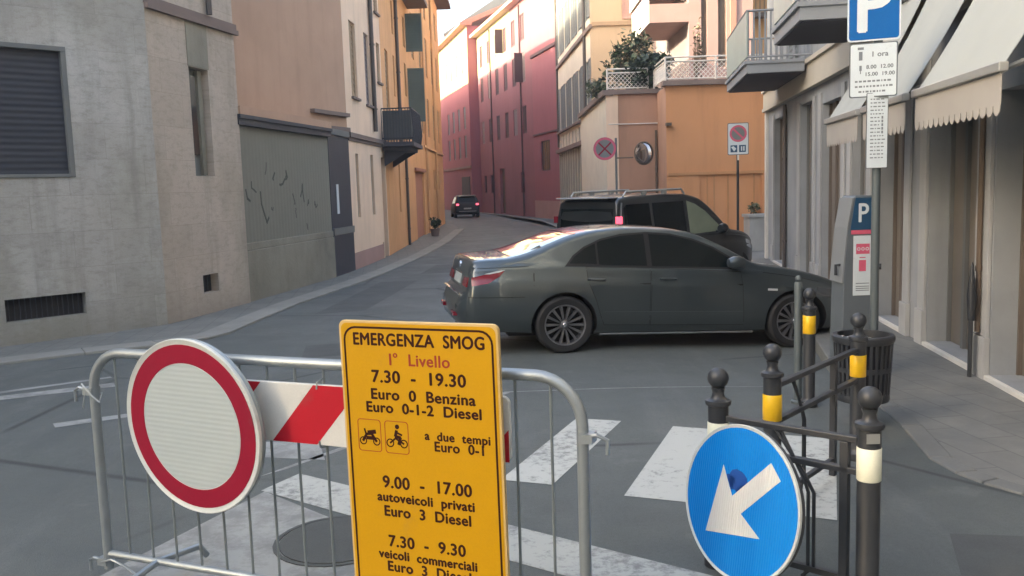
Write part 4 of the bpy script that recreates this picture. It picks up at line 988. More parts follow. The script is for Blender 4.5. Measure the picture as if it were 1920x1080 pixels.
mb.build('lettering', 'ink', s2, world=False)
mb = MB(); text(mb, 'I°  Livello', .01, top-.189, .072, -.0018, .0013, 'CENTER', 1.0); mb.build('red_lettering', 'ink_red', s2, world=False)
mb = MB()
for cx in (-.255, -.118):
    cz = top-.508
    ring_band(mb, rrect(.118, .145, .015, cx, cz), rrect(.112, .139, .013, cx, cz), -.0022, -.0013)
def seg(mb, pts, w_, y0=-.0022, y1=-.0013):
    for (a, b) in zip(pts, pts[1:]):
        a = Vector(a); b = Vector(b); t = (b-a).normalized()*w_; n = Vector((-t.y, t.x))
        mb.prism([tuple(a+n-t*.3), tuple(b+n+t*.3), tuple(b-n+t*.3), tuple(a-n-t*.3)][::-1], y0, y1)
mb.build('pictogram_frame', 'ink_red', s2, world=False)
mb = MB(); cz = top-.508
for cx, sc in ((-.255, 1.0), (-.118, 1.05)):
    for dx in (-.034, .034):
        ring_band(mb, circ(.0185*sc, 18, cx+dx, cz-.026), circ(.0135*sc, 18, cx+dx, cz-.026), -.0022, -.0013)
seg(mb, [(-.29, cz-.026), (-.27, cz+.005), (-.245, cz+.008), (-.221, cz-.026)], .006); seg(mb, [(-.272, cz+.0), (-.28, cz+.028)], .004); seg(mb, [(-.262, cz+.012), (-.225, cz+.018)], .009); seg(mb, [(-.27, cz-.012), (-.235, cz-.012)], .008)
seg(mb, [(-.152, cz-.026), (-.125, cz-.004), (-.084, cz-.026)], .004); seg(mb, [(-.118, cz+.03), (-.125, cz+.005), (-.1, cz+.0), (-.11, cz-.03)], .007); seg(mb, [(-.117, cz+.022), (-.092, cz+.012)], .004)
mb.prism(circ(.0105, 14, -.114, cz+.048), -.0022, -.0013)
mb.build('pictogram', 'ink', s2, world=False)
mb = MB(); mb.box(-.3, .3, .023, .045, .3, .34); mb.box(-.3, .3, .023, .045, -.2, -.16)
for xx in (-.2, .2): mb.tube([(xx, .05, -.75), (xx, .05, .5)], .015, 8)
mb.build('stand', 'galv', s2, world=False)

# blue arrow sign
br = .366
s3 = place('keep_left_sign', 'round blue sign with a white arrow pointing down left on the bollard fence', 'road sign', (1.042, 4.02, .482), R(-60), R(-9))
mb = MB(); mb.lathe([(0, .018), (br-.01, .018), (br+.003, .01), (br+.003, -.003), (br, -.005), (br-.004, -.003), (br-.01, .0), (0, 0)], 72, 'y'); mb.build('plate', 'white_sign', s3, world=False)
mb = MB(); mb.prism(circ(br*.965), -.0014, -.0002); mb.build('blue_face', 'blue_ribbed', s3, world=False)
mb = MB(); a = R(225); dv = Vector((math.cos(a), math.sin(a))); nv = Vector((-dv.y, dv.x)); f_ = br*.62
# arrow: tip down left, broad open head
def AP(al, ac): q = dv*al+nv*ac; return (q.x, q.y)
arrow = [AP(.275, 0), AP(-.02, .195), AP(.018, .047), AP(-.285, .047), AP(-.285, -.047), AP(.018, -.047), AP(-.02, -.195)]
mb.prism(arrow[::-1], -.0028, -.0016); mb.build('arrow', 'arrow_ribbed', s3, world=False)
mb = MB(); rng = random.Random(8)
for cx, cz, r_ in ((-.02, .1, .075), (-.07, .09, .04), (.03, .06, .05)):
    mb.prism([(cx+r_*rng.uniform(.75, 1.1)*math.cos(2*math.pi*k/14), cz+.8*r_*rng.uniform(.75, 1.1)*math.sin(2*math.pi*k/14)) for k in range(14)], -.0022, -.0015)
    r_ = r_
mb.build('sticker_residue', 'sign_blue_dark', s3, world=False)
mb = MB(); mb.lathe([(br*.98, .018), (br*1.0, .028), (br*1.0, .034), (br*.95, .034), (br*.95, .018)], 64, 'y'); mb.tube([(0, .04, -.41), (0, .04, .3)], .02, 8); mb.build('bracket', 'black_iron', s3, world=False)

# ------------------------------------------------------------------ bollards and rails
def bollard(loc, label, band, bz, bh=.15):
    rt = root('bollard', loc, label, 'bollard', 0, 'ball topped bollards at the pavement corner')
    mb = MB(); r_ = .052
    mb.lathe([(.075, 0), (.075, .05), (r_+.004, .07), (r_, .08), (r_, .855), (r_+.012, .86), (r_+.014, .872), (r_+.012, .884), (r_-.008, .888), (.034, .9), (.029, .925), (.034, .94), (.036, .95), (0, .95)], 24)
    mb.build('post', 'black_iron', rt, world=False)
    mb = MB(); q = [(0.02, .944)]
    for k in range(1, 13): a = R(-90+180*k/12.5); q.append((.054*math.cos(a), .998+.054*math.sin(a)))
    q.append((0, 1.052)); mb.lathe(q, 24); mb.build('ball', 'black_iron', rt, world=False)
    mb = MB(); mb.lathe([(r_+.0005, bz), (r_+.003, bz+.003), (r_+.003, bz+bh-.003), (r_+.0005, bz+bh)], 24); mb.build('band', band, rt, world=False)
    return rt
B1, B2, B3, B4, B5 = (1.61, 3.91), (1.04, 4.42), (1.5, 5.03), (2.42, 6.09), (2.585, 7.59)
b1 = bollard((*B1, 0), 'nearest black ball topped bollard with a wide cream white band', 'band_white', .615, .155)
mb = MB(); mb.box(-.035, .025, -.058, -.054, .8, .845); mb.build('label_plate', 'alu', b1, world=False)
b2 = bollard((*B2, 0), 'black bollard just above the blue arrow sign, showing only a sliver of white band', 'band_white', .615, .155)
bollard((*B3, 0), 'black bollard with yellow band left of the litter bin, middle of the fence', 'band_yellow', .6, .155)
bollard((*B4, 0), 'black bollard with bright yellow band in front of the litter bin', 'band_yellow', .6, .155)
bollard((*B5, 0), 'farthest small black bollard with a dull yellow band by the sedan wheel', 'band_yellow', .65, .16)
def rail(p, q, label, zs, inner0, inner1):
    L = dist(p, q); a = math.atan2(q[1]-p[1], q[0]-p[0])
    rt = root('bollard_rail', (*p, 0), label, 'fence rail', a, 'iron rails between bollards')
    for z in zs:
        mb = MB(); mb.box(.05, L-.05, -.02, .02, z-.015, z+.015); mb.build('rail', 'black_iron', rt, world=False, bevel=.004)
    mb = MB(); zt = zs[1]-.015
    for o_ in (0, .028):
        mb.tube([(inner0-o_, 0, zs[0]), (inner0+.13, 0, zs[0]-.24+o_), (inner0+.15+o_, 0, zs[0]-.3), (inner0+.15+o_, 0, .12), (inner0+.12, 0, .04+o_)], .009, 6)
    mb.build('bent_bar', 'black_iron', rt, world=False)
    mb = MB(); mb.box(inner1-.02, inner1+.02, -.02, .02, .0, zs[0]-.016); mb.build('upright', 'black_iron', rt, world=False, bevel=.003)
    mb = MB(); mb.box(inner0, inner1-.021, -.014, .014, .1, .128); mb.build('lower_bar', 'black_iron', rt, world=False)
    return rt
rail(B2, B1, 'black iron rail panel behind the blue arrow sign joining the two white banded bollards', (.795, .645), .33, .655)
rail(B3, B4, 'sloping black iron rail panel joining the two bright yellow banded bollards', (.795, .58), .3, .95)
# slim grey post beside the farthest bollard
rt = root('slim_post', (2.53, 7.72, 0), 'slim grey steel post right beside the farthest bollard', 'post')
mb = MB(); mb.lathe([(.035, 0), (.035, 1.07), (.03, 1.09), (.0, 1.1)], 14); mb.build('tube', 'pole_grey', rt, world=False)
mb = MB(); mb.lathe([(.0, 1.1), (.024, 1.105), (.028, 1.125), (.018, 1.145), (0, 1.15)], 12); mb.lathe([(.06, 0), (.06, .02), (.036, .03)], 14); mb.build('cap', 'pole_grey', rt, world=False)

# litter bin
rt = root('litter_bin', (2.80, 6.95, .012), 'black slatted iron litter bin on a post at the pavement corner', 'litter bin')
mb = MB(); mb.lathe([(.0, .24), (.175, .24), (.2, .68), (.19, .68), (.165, .26), (0, .26)], 28); mb.build('liner', 'dark_void', rt, world=False)
mb = MB()
for k in range(30):
    a = 2*math.pi*k/30; c_, s_ = math.cos(a), math.sin(a); t = Vector((-s_, c_, 0))*.011
    p0 = Vector((.195*c_, .195*s_, .22)); p1 = Vector((.22*c_, .22*s_, .69))
    q = [p0-t, p0+t, p1+t, p1-t]; o_ = Vector((c_, s_, 0))*.006
    i = [mb.p(*v) for v in q]+[mb.p(*(v+o_)) for v in q]
    for f in ((0, 1, 2, 3), (7, 6, 5, 4), (0, 4, 5, 1), (1, 5, 6, 2), (2, 6, 7, 3), (3, 7, 4, 0)): mb.face([i[j] for j in f])
mb.build('slat', 'black_iron', rt, world=False)
mb = MB(); mb.lathe([(.226, .67), (.238, .69), (.238, .725), (.228, .735), (.2, .735), (.2, .67), (.226, .67)], 28); mb.lathe([(.2, .2), (.205, .22), (.205, .25), (.2, .26), (.17, .26), (.17, .2), (.2, .2)], 28); mb.lathe([(.212, .44), (.217, .46), (.212, .48), (.203, .48), (.203, .44), (.212, .44)], 28); mb.build('rim', 'black_iron', rt, world=False)
mb = MB(); mb.tube([(0, .0, 0), (0, 0, .24)], .04, 10); mb.build('foot', 'black_iron', rt, world=False)
mb = MB()
for k in range(5): a = R(205+k*14); mb.lathe([(0, 0), (.012, .002), (.014, .008), (.0, .014)], 8, c=(.22*math.cos(a), .215*math.sin(a), .733))
mb.build('rivet', 'chrome', rt, world=False)

# parking pole with three panels
PX, PY = 3.30, 7.95
rt = root('parking_sign', (PX, PY, .012), 'tall grey pole carrying a blue P sign and two white hour panels', 'road sign')
mb = MB(); mb.lathe([(.037, 0), (.037, 3.72), (0, 3.73)], 16); mb.lathe([(.07, 0), (.07, .02), (.038, .03)], 14); mb.build('pole', 'pole_grey', rt, world=False)
def plateT(dx, dy, ang): 
    c_, s_ = math.cos(ang), math.sin(ang)
    return lambda x, y, z: (dx+c_*x-s_*y, dy+s_*x+c_*y, z)
Tp = plateT(-.06, -.045, R(-20))
def flat_plate(T, w_, h_, cz, r_, edge, face, rim=.008):
    mb = MB(T); mb.prism(rrect(w_, h_, r_, 0, cz), 0, .012); o = mb.build('plate', edge, rt, world=False)
    mb = MB(T); mb.prism(rrect(w_-2*rim, h_-2*rim, r_*.8, 0, cz), -.0015, -.0003); mb.build('face', face, o, world=False); return o
zp = 3.165
o = flat_plate(Tp, .435, .62, zp+.31, .03, 'white_plate', 'p_blue', .014)
mb = MB(Tp); text(mb, 'P', -.01, zp+.085, .66, -.0022, .012, 'CENTER', .95); mb.build('letter', 'white_plate', o, world=False)
o = flat_plate(Tp, .395, .47, zp-.25, .02, 'meter_grey', 'white_plate', .01)
mb = MB(Tp); zc = zp-.25
for (x, z, w_, h_) in ((-.105, .19, .05, .022), (-.105, .125, .03, .075), (-.105, .02, .02, .045), (-.105, -.005, .008, .05)): mb.box(x-w_/2, x+w_/2, -.0026, -.0016, zc+z-h_/2, zc+z+h_/2)
text(mb, '1 ora', .05, zc+.115, .062, -.0018, .0022); text(mb, '8.00  12.00', .052, zc+.012, .046, -.0018, .0020); text(mb, '15.00  19.00', .052, zc-.05, .046, -.0018, .0020)
rng = random.Random(5)
for r_, z in enumerate((-.095, -.14, -.185)):
    x = -.15+.03*(r_ == 2)
    while x < .14-.05*(r_ == 2): l = rng.uniform(.01, .03); mb.box(x, x+l, -.0026, -.0016, zc+z-.008, zc+z+.008); x += l+.01
mb.build('lettering', 'ink_grey', o, world=False)
o = flat_plate(plateT(-.02, -.05, R(-6)), .185, .66, 2.385, .006, 'meter_grey', 'white_plate', .005)
mb = MB(plateT(-.02, -.05, R(-6)))
for k in range(17):
    z = 2.66-k*.032; x = -.06
    if 5 <= k <= 9: mb.box(.035, .05, -.0026, -.0016, z-.012, z+.012)
    while x < (.02 if 5 <= k <= 9 else .05): l = rng.uniform(.01, .03); mb.box(x, x+l, -.0026, -.0016, z-.005, z+.005); x += l+.01
    if k in (1, 4): pass
mb.build('lettering', 'ink_grey', o, world=False)

# parking meter
rt = root('parking_meter', (3.43, 8.75, .012), 'grey parking ticket machine with a blue P top and pink coin panel', 'parking meter', R(3))
mb = MB(); prof = [(-.185, 0), (.17, 0), (.17, 1.8), (-.06, 1.8), (-.075, 1.78), (-.125, 1.5), (-.17, .95), (-.18, .4)]
mb.prism(prof, -.13, .16); mb.build('cabinet', 'meter_grey', rt, world=False, bevel=.012)
mb = MB(); mb.prism([(-.076, 1.78), (-.09, 1.78), (-.14, 1.49), (-.188, .95), (-.172, .95), (-.127, 1.5)], -.132, .162); mb.build('lit_side', 'meter_lit', rt, world=False)  # paler sheet, light on the machine's left side put into its colour
mb = MB(); mb.prism([(-.108, 1.47), (.155, 1.47), (.155, 1.78), (-.06, 1.78)], -.136, -.1305); o = mb.build('blue_top', 'meter_blue', rt, world=False)
mb = MB(); text(mb, 'P', .015, 1.545, .26, -.138, .004, 'CENTER', .85); mb.build('letter', 'white_plate', o, world=False)
mb = MB(); mb.box(-.1, .17, -.136, -.1305, 1.425, 1.465); mb.build('pink_strip', 'pink', rt, world=False)
mb = MB(); mb.box(-.075, .105, -.137, -.1305, .82, 1.41); o = mb.build('info_panel', 'white_plate', rt, world=False)
mb = MB(); mb.box(-.05, .085, -.139, -.1375, 1.23, 1.33); mb.box(-.02, .05, -.139, -.1375, 1.06, 1.17); mb.box(-.015, .045, -.139, -.1375, 1.19, 1.2); mb.build('pink_pictogram', 'pink', o, world=False)
mb = MB()
for x in (-.025, .0175, .06): ring_band(mb, circ(.017, 14, x, 1.28), circ(.010, 14, x, 1.28), -.1405, -.1392)
mb.build('coin_mark', 'white_plate', o, world=False)
mb = MB()
for z in (.94, .91, .89, .87): mb.box(-.05, .085, -.139, -.1375, z-.004, z+.004)
mb.build('lettering', 'ink_grey', o, world=False)
mb = MB(); mb.tube([(-.16, -.05, 1.12), (-.215, -.05, 1.12), (-.215, -.05, 1.02)], .016, 8); mb.tube([(.17, -.135, 1.1), (.2, -.15, 1.1)], .03, 10); mb.build('handle', 'black_iron', rt, world=False)

# ------------------------------------------------------------------ distant signs
rt = root('no_parking_sign', (5.25, 20.3, .012), 'white plate with no parking circle on a thin black pole before the orange wall', 'road sign')
mb = MB(); mb.lathe([(.03, 0), (.03, 2.62), (0, 2.63)], 10); mb.build('pole', 'black_iron', rt, world=False)
T0 = plateT(0, -.04, R(-14))
mb = MB(T0); mb.prism(rrect(.47, .72, .03, 0, 2.92), 0, .012); o = mb.build('plate', 'meter_grey', rt, world=False)
mb = MB(T0); mb.prism(rrect(.44, .69, .025, 0, 2.92), -.0015, -.0003); mb.build('face', 'white_plate', o, world=False)
mb = MB(T0); ring_band(mb, circ(.19, 32, 0, 3.04), circ(.145, 32, 0, 3.04), -.0035, -.0016); seg(mb, [(-.11, 3.15), (.11, 2.93)], .02, -.004, -.0026); mb.build('red_ring', 'pink', o, world=False)
mb = MB(T0); mb.prism(circ(.145, 32, 0, 3.04), -.0024, -.0016); mb.build('blue_disc', 'shut_grey', o, world=False)
mb = MB(T0); mb.box(-.17, -.02, -.0026, -.0016, 2.62, 2.78); mb.box(.02, .17, -.0026, -.0016, 2.62, 2.78); mb.build('blue_square', 'meter_blue', o, world=False)
mb = MB(T0); mb.prism([(-.16, 2.74), (-.1, 2.76), (-.04, 2.7), (-.09, 2.64)], -.0036, -.0028); 
for x in (.06, .11): mb.box(x, x+.03, -.0036, -.0028, 2.65, 2.75)
mb.build('pictogram', 'white_plate', o, world=False)
mb = MB(T0); mb.box(-.02, .02, -.01, .035, 2.44, 2.56); mb.build('clamp', 'white_metal', rt, world=False)
rt = root('mirror_pole', (2.86, 23.5, .0), 'thin pole with a red rimmed no stopping disc and a round traffic mirror', 'traffic mirror')
mb = MB(); mb.lathe([(.03, 0), (.03, 3.2), (0, 3.21)], 10); mb.build('pole', 'frame_grey', rt, world=False)
T0 = plateT(-.3, -.04, R(-8))
mb = MB(T0); mb.prism(circ(.3, 36, 0, 2.93), 0, .012); mb.tube([(-.0, .02, 2.93), (.3, .04, 2.93)], .015, 6); o = mb.build('disc', 'frame_grey', rt, world=False)
mb = MB(T0); ring_band(mb, circ(.295, 36, 0, 2.93), circ(.235, 36, 0, 2.93), -.003, -.0003); mb.build('red_ring', 'pink', o, world=False)
mb = MB(T0); mb.prism(circ(.235, 36, 0, 2.93), -.002, -.0003); mb.build('blue_disc', 'shut_grey', o, world=False)
mb = MB(T0); seg(mb, [(-.16, 3.09), (.16, 2.77)], .02, -.0035, -.0021); seg(mb, [(.16, 3.09), (-.16, 2.77)], .02, -.0048, -.0036); mb.build('red_cross', 'red_sign', o, world=False)
mb = MB(); mb.tube([(0, 0, 2.68), (.45, -.03, 2.68)], .02, 6); mb.build('arm', 'wood_brown', rt, world=False)
T0 = plateT(.72, -.05, R(28))
mb = MB(T0); mb.lathe([(.0, .07), (.24, .04), (.31, .0), (.31, -.03), (.285, -.035), (.285, -.0)], 36, 'y', (0, 0, 2.78)); o = mb.build('mirror_shell', 'wood_brown', rt, world=False)
mb = MB(T0); mb.lathe([(.284, -.01), (.25, -.035), (.18, -.06), (.1, -.075), (.0, -.08)], 36, 'y', (0, 0, 2.78)); mb.build('mirror_face', 'mirror_glass', o, world=False)

# ------------------------------------------------------------------ cars
def itp(tab, x):
    """monotone cubic through (x, v) pairs"""
    n = len(tab)
    if x <= tab[0][0]: return tab[0][1]
    if x >= tab[-1][0]: return tab[-1][1]
    for i in range(n-1):
        if tab[i][0] <= x <= tab[i+1][0]: break
    def sl(k): return (tab[k+1][1]-tab[k][1])/(tab[k+1][0]-tab[k][0])
    def m_(k):
        if k == 0: return sl(0)
        if k == n-1: return sl(n-2)
        a, b = sl(k-1), sl(k); return 0 if a*b <= 0 else 2*a*b/(a+b)
    h = tab[i+1][0]-tab[i][0]; t = (x-tab[i][0])/h; a, b = m_(i)*h, m_(i+1)*h
    return (2*t**3-3*t**2+1)*tab[i][1]+(t**3-2*t**2+t)*a+(-2*t**3+3*t**2)*tab[i+1][1]+(t**3-t**2)*b
class Car:
    def __init__(s, prof): s.__dict__.update(prof)
    def sec(s, x):
        W = itp(s.w, x); zb = itp(s.zb, x); zs = itp(s.zs, x); tp = max(itp(s.top, x), zs+.012)
        g = tp-zs; zm = min(.56, zb+(zs-zb)*.5)
        rd = min(.085, g*.62); ze = zs+g-rd; ye = W*s.tuck-s.tumble*max(0, ze-zs)
        return [(0, zb), (.72*W, zb), (.92*W, zb+.035), (.972*W, zb+.12), (.994*W, zb+.2), (W, zm), (1.006*W, zm+(zs-zm)*.60), (.980*W, zm+(zs-zm)*.69), (.962*W, zs-.035), (W*(s.tuck+.012), zs), (W*s.tuck-.004, zs+min(.02, g*.2)),
                (ye+(W*s.tuck-ye)*.5, zs+(ze-zs)*.52), (ye, ze), (ye-.018, ze+rd*.45), (ye-.055, ze+rd*.72), (ye*.80, ze+rd*.88), (ye*.45, tp-.004), (0, tp)]
    def y(s, x, z):
        P = s.sec(x)[2:14]
        for (a, b) in zip(P, P[1:]):
            if a[1] <= z <= b[1] and b[1] > a[1]: return a[0]+(b[0]-a[0])*(z-a[1])/(b[1]-a[1])
        return P[0][0] if z < P[0][1] else P[-1][0]
    def ztop(s, x, yy):
        P = s.sec(x)[9:]
        for (a, b) in zip(P, P[1:]):
            if b[0] <= yy <= a[0] and a[0] > b[0]: return b[1]+(a[1]-b[1])*(yy-b[0])/(a[0]-b[0])
        return P[-1][1]
    def body(s, rt, paint):
        st = set()
        for tb in (s.w, s.zs, s.top, s.zb):
            for a, b in zip(tb, tb[1:]):
                n = max(1, int((b[0]-a[0])/.06))
                for k in range(n+1): st.add(round(a[0]+(b[0]-a[0])*k/n, 3))
        xs = sorted(st); mb = MB(); rings = []
        for x in xs:
            P = s.sec(x); ring = [mb.p(x, y, z) for y, z in P]+[mb.p(x, -y, z) for y, z in P[-2:0:-1]]; rings.append(ring)
        n = len(rings[0])
        for a, b in zip(rings, rings[1:]):
            for k in range(n): mb.face((a[k], a[(k+1) % n], b[(k+1) % n], b[k]), True)
        mb.face(rings[0]); mb.face(rings[-1][::-1])
        o = mb.build('body', paint, rt, world=False)
        c = MB()
        for xw in s.wheels:
            for sg in (-1, 1):
                c.lathe([(0, 0), (s.arch, 0), (s.arch, .42), (0, .42)], 40, 'y', (xw, -.98 if sg < 0 else .56, s.wr+.01), smooth=False)
        co = c.build('cut', 'gap', None)
        bo = o.modifiers.new('b', 'BOOLEAN'); bo.operation = 'DIFFERENCE'; bo.object = co; bo.solver = 'EXACT'; bo.material_mode = 'TRANSFER'
        dg = bpy.context.evaluated_depsgraph_get(); me = bpy.data.meshes.new_from_object(o.evaluated_get(dg))
        o.modifiers.clear(); old = o.data; o.data = me; bpy.data.objects.remove(co)
        me.set_sharp_from_angle(angle=R(38))
        return o
    def patch(s, name, m, parent, poly, off=.003, step=.05, side=-1, both=True):
        """outline in (x, z) laid on the flank"""
        outs = []
        for sg in ((1, -1) if both else (side,)):
            mb = MB(); bm = bmesh.new(); bm.faces.new([bm.verts.new((x, z, 0)) for x, z in poly])
            xs = [q[0] for q in poly]; zs = [q[1] for q in poly]
            for ax, lo, hi in ((0, min(xs), max(xs)), (1, min(zs), max(zs))):
                v = lo+step
                while v < hi-1e-4:
                    bmesh.ops.bisect_plane(bm, geom=bm.verts[:]+bm.edges[:]+bm.faces[:], plane_co=(v, 0, 0) if ax == 0 else (0, v, 0), plane_no=(1, 0, 0) if ax == 0 else (0, 1, 0)); v += step
            bm.verts.index_update(); base = len(mb.v)
            for v in bm.verts: mb.p(v.co.x, sg*(s.y(v.co.x, v.co.y)+off), v.co.y)
            for f in bm.faces: mb.face([base+v.index for v in f.verts], True)
            be = [e for e in bm.edges if len(e.link_faces) == 1]; inn = {}
            for e in be:
                q = []
                for v in e.verts:
                    if v.index not in inn: inn[v.index] = mb.p(v.co.x, sg*(s.y(v.co.x, v.co.y)-.004), v.co.y)
                    q.append(v)
                mb.face((base+q[0].index, base+q[1].index, inn[q[1].index], inn[q[0].index]))
            bm.free(); par = parent[len(outs)] if isinstance(parent, list) else parent
            outs.append(mb.build(name, m, par, world=False))
        return outs
    def top_patch(s, name, m, parent, x0, x1, f0, f1, off=.004, n=10):
        mb = MB(); g = []
        for i in range(n+1):
            x = x0+(x1-x0)*i/n; f = f0+(f1-f0)*i/n; ye = s.sec(x)[14][0]*f
            g.append([mb.p(x, ye*(2*j/12-1), s.ztop(x, abs(ye*(2*j/12-1)))+off) for j in range(13)])
        for i in range(n):
            for j in range(12): mb.face((g[i][j], g[i+1][j], g[i+1][j+1], g[i][j+1]), True)
        return mb.build(name, m, parent, world=False)
    def wheel(s, rt, x, sg, r, wd=.215, spokes=10, rimr=.235):
        yo = s.y(x, r*2.15)-.012
        T = (lambda a, b, c: (x+a, sg*(yo-b), r+c))
        mb = MB(T); mb.lathe([(rimr, .0), (rimr+.012, -.004), (r-.03, -.006), (r-.008, .012), (r, .035), (r, wd-.035), (r-.01, wd-.01), (r-.03, wd), (rimr, wd)], 44, 'y')
        o = mb.build('wheel', 'rubber', rt, world=False)
        mb = MB(T); mb.lathe([(rimr+.004, .01), (rimr+.002, -.002), (rimr-.014, .0), (rimr-.02, .03), (rimr-.02, wd-.02)], 40, 'y')
        for k in range(spokes):
            a = 2*math.pi*k/spokes; c_, s_ = math.cos(a), math.sin(a); t = (-s_, c_)
            for q in (-.42, .42):
                a2 = a+q/spokes*1.5; c2, s2 = math.cos(a2), math.sin(a2)
                p0, p1 = (.045*c_, .045*s_), ((rimr-.016)*c2, (rimr-.016)*s2); h0, h1 = .008, .006
                v = [mb.p(p0[0]+t[0]*h0, .022, p0[1]+t[1]*h0), mb.p(p0[0]-t[0]*h0, .022, p0[1]-t[1]*h0), mb.p(p1[0]-t[0]*h1, .008, p1[1]-t[1]*h1), mb.p(p1[0]+t[0]*h1, .008, p1[1]+t[1]*h1)]
                w_ = [mb.p(p0[0]+t[0]*h0, .06, p0[1]+t[1]*h0), mb.p(p0[0]-t[0]*h0, .06, p0[1]-t[1]*h0), mb.p(p1[0]-t[0]*h1, .05, p1[1]-t[1]*h1), mb.p(p1[0]+t[0]*h1, .05, p1[1]+t[1]*h1)]
                mb.face(v)
                for i in range(4): j = (i+1) % 4; mb.face((v[i], v[j], w_[j], w_[i]))
        mb.lathe([(0, .012), (.03, .014), (.05, .022), (.055, .06)], 20, 'y'); mb.build('rim', 'rim', o, world=False)
        mb = MB(T); mb.lathe([(0, .008), (.02, .009), (.024, .013)], 14, 'y'); mb.build('hub_cap', 'chrome', o, world=False)
        mb = MB(T); mb.lathe([(rimr-.021, .11), (.0, .11)], 30, 'y', smooth=False); mb.build('brake_disc', 'gap', o, world=False)
        return o
    def yz_box(s, name, m, parent, y0, y1, z0, z1, t=.012, front=False):
        """small fitting on the rear or front face, following its rake"""
        def xe(z):
            xs = [q/200*s.L for q in range(201)]
            if front: xs = xs[::-1]
            for x in xs:
                if itp(s.zb, x) <= z <= itp(s.top, x): return x
            return xs[0]
        sg = 1 if front else -1; mb = MB()
        a, b = xe(z0), xe(z1)
        P = [mb.p(a+sg*t, y0, z0), mb.p(a+sg*t, y1, z0), mb.p(b+sg*t, y1, z1), mb.p(b+sg*t, y0, z1)]
        Q = [mb.p(a-sg*.05, y0, z0), mb.p(a-sg*.05, y1, z0), mb.p(b-sg*.05, y1, z1), mb.p(b-sg*.05, y0, z1)]
        mb.face(P); mb.face(Q[::-1])
        for i in range(4): j = (i+1) % 4; mb.face((P[i], Q[i], Q[j], P[j]))
        return mb.build(name, m, parent, world=False)
def outline(poly, d):
    """polygon grown by d (for panel gaps)"""
    n = len(poly); c = Vector((sum(q[0] for q in poly)/n, sum(q[1] for q in poly)/n)); out = []
    ar = sum(poly[i][0]*poly[(i+1) % n][1]-poly[(i+1) % n][0]*poly[i][1] for i in range(n)); sg = 1 if ar > 0 else -1
    for i in range(n):
        a, b, c_ = Vector(poly[i-1]), Vector(poly[i]), Vector(poly[(i+1) % n])
        e1 = (b-a).normalized(); e2 = (c_-b).normalized(); n1 = Vector((e1.y, -e1.x)); n2 = Vector((e2.y, -e2.x)); k = (n1+n2); k = k/max(.3, k.length_squared/2)
        out.append(tuple(b+k*d*sg))
    return out

# --- grey saloon
sed = Car(dict(L=4.72, tuck=.935, tumble=.46, wr=.335, arch=.375, wheels=(1.06, 3.87),
    w=[(0, .60), (.04, .71), (.10, .80), (.2, .855), (.45, .893), (1.0, .91), (2.4, .895), (3.2, .90), (3.9, .908), (4.2, .885), (4.42, .81), (4.58, .69), (4.68, .53), (4.72, .42)],
    zb=[(0, .37), (.08, .29), (.4, .225), (1.0, .2), (3.9, .19), (4.5, .19), (4.65, .24), (4.72, .33)],
    zs=[(0, .53), (.045, .66), (.085, .70), (.115, .90), (.17, .985), (.5, 1.01), (1.1, 1.015), (2.0, .985), (3.1, .955), (3.4, .935), (3.9, .875), (4.2, .80), (4.42, .715), (4.58, .62), (4.68, .52), (4.72, .44)],
    top=[(0, .56), (.045, .70), (.085, .74), (.115, 1.0), (.15, 1.075), (.3, 1.10), (.47, 1.115), (.60, 1.15), (.9, 1.275), (1.2, 1.385), (1.5, 1.445), (1.85, 1.475), (2.25, 1.465), (2.6, 1.42), (2.9, 1.31), (3.15, 1.18), (3.38, 1.055), (3.46, 1.03), (3.8, .985), (4.1, .92), (4.35, .83), (4.52, .74), (4.64, .63), (4.70, .52), (4.72, .46)]))
YAW = R(11); SX, SZ = 1.065, 1.03
rc = root('sedan', (0, 0, 0), 'dark grey metallic saloon car crossing the street with dark alloy wheels', 'car')
bo = sed.body(rc, 'paint_sedan')
ws = [sed.wheel(rc, x, sg, .335, .225, 14, .238) for x in sed.wheels for sg in (-1, 1)]
glass = [(1.10, 1.035), (1.17, 1.12), (1.30, 1.215), (1.5, 1.305), (1.75, 1.362), (2.05, 1.385), (2.35, 1.368), (2.62, 1.31), (2.86, 1.215), (3.06, 1.095), (3.13, 1.03), (3.13, .99), (2.2, 1.01), (1.5, 1.03)]
sed.patch('window_trim', 'gap', rc, outline(glass, .022), .0022)
def cut(poly, x0, x1):
    q = clip([tuple(v) for v in poly], x0, 1); return clip(q, x1, -1)
for nm, x0, x1 in (('window', 1.0, 1.43), ('window', 1.455, 2.03), ('window', 2.09, 3.2)): sed.patch(nm, 'car_glass', rc, cut(glass, x0, x1), .004)
rw = sed.top_patch('rear_window', 'car_glass_rear', rc, .52, 1.24, .93, .90); sed.top_patch('windscreen', 'car_glass', rc, 2.52, 3.36, .93, .97)
d1 = [(1.52, .33), (2.055, .32), (2.055, .985), (1.30, 1.005), (1.33, .82), (1.42, .62), (1.47, .45)]
d2 = [(2.075, .32), (3.22, .30), (3.20, .55), (3.17, .94), (2.075, .985)]
for d_ in (d1, d2):
    sed.patch('door_gap', 'gap', rc, outline(d_, .005), .0012)
    dr = sed.patch('door', 'paint_sedan', rc, d_, .0032)
    hx = 1.42 if d_ is d1 else 2.28
    for sg, dd in zip((1, -1), dr):
        mb = MB(); yy = sed.y(hx, .86)+.008; mb.tube([(hx-.10, sg*(yy-.012), .862), (hx-.08, sg*(yy+.022), .866), (hx+.08, sg*(yy+.024), .862), (hx+.10, sg*(yy-.012), .858)], .013, 8)
        mb.build('handle', 'paint_sedan', dd, world=False)
sed.patch('sill_strip', 'chrome', rc, [(1.48, .205), (3.36, .195), (3.36, .215), (1.48, .225)], .006)
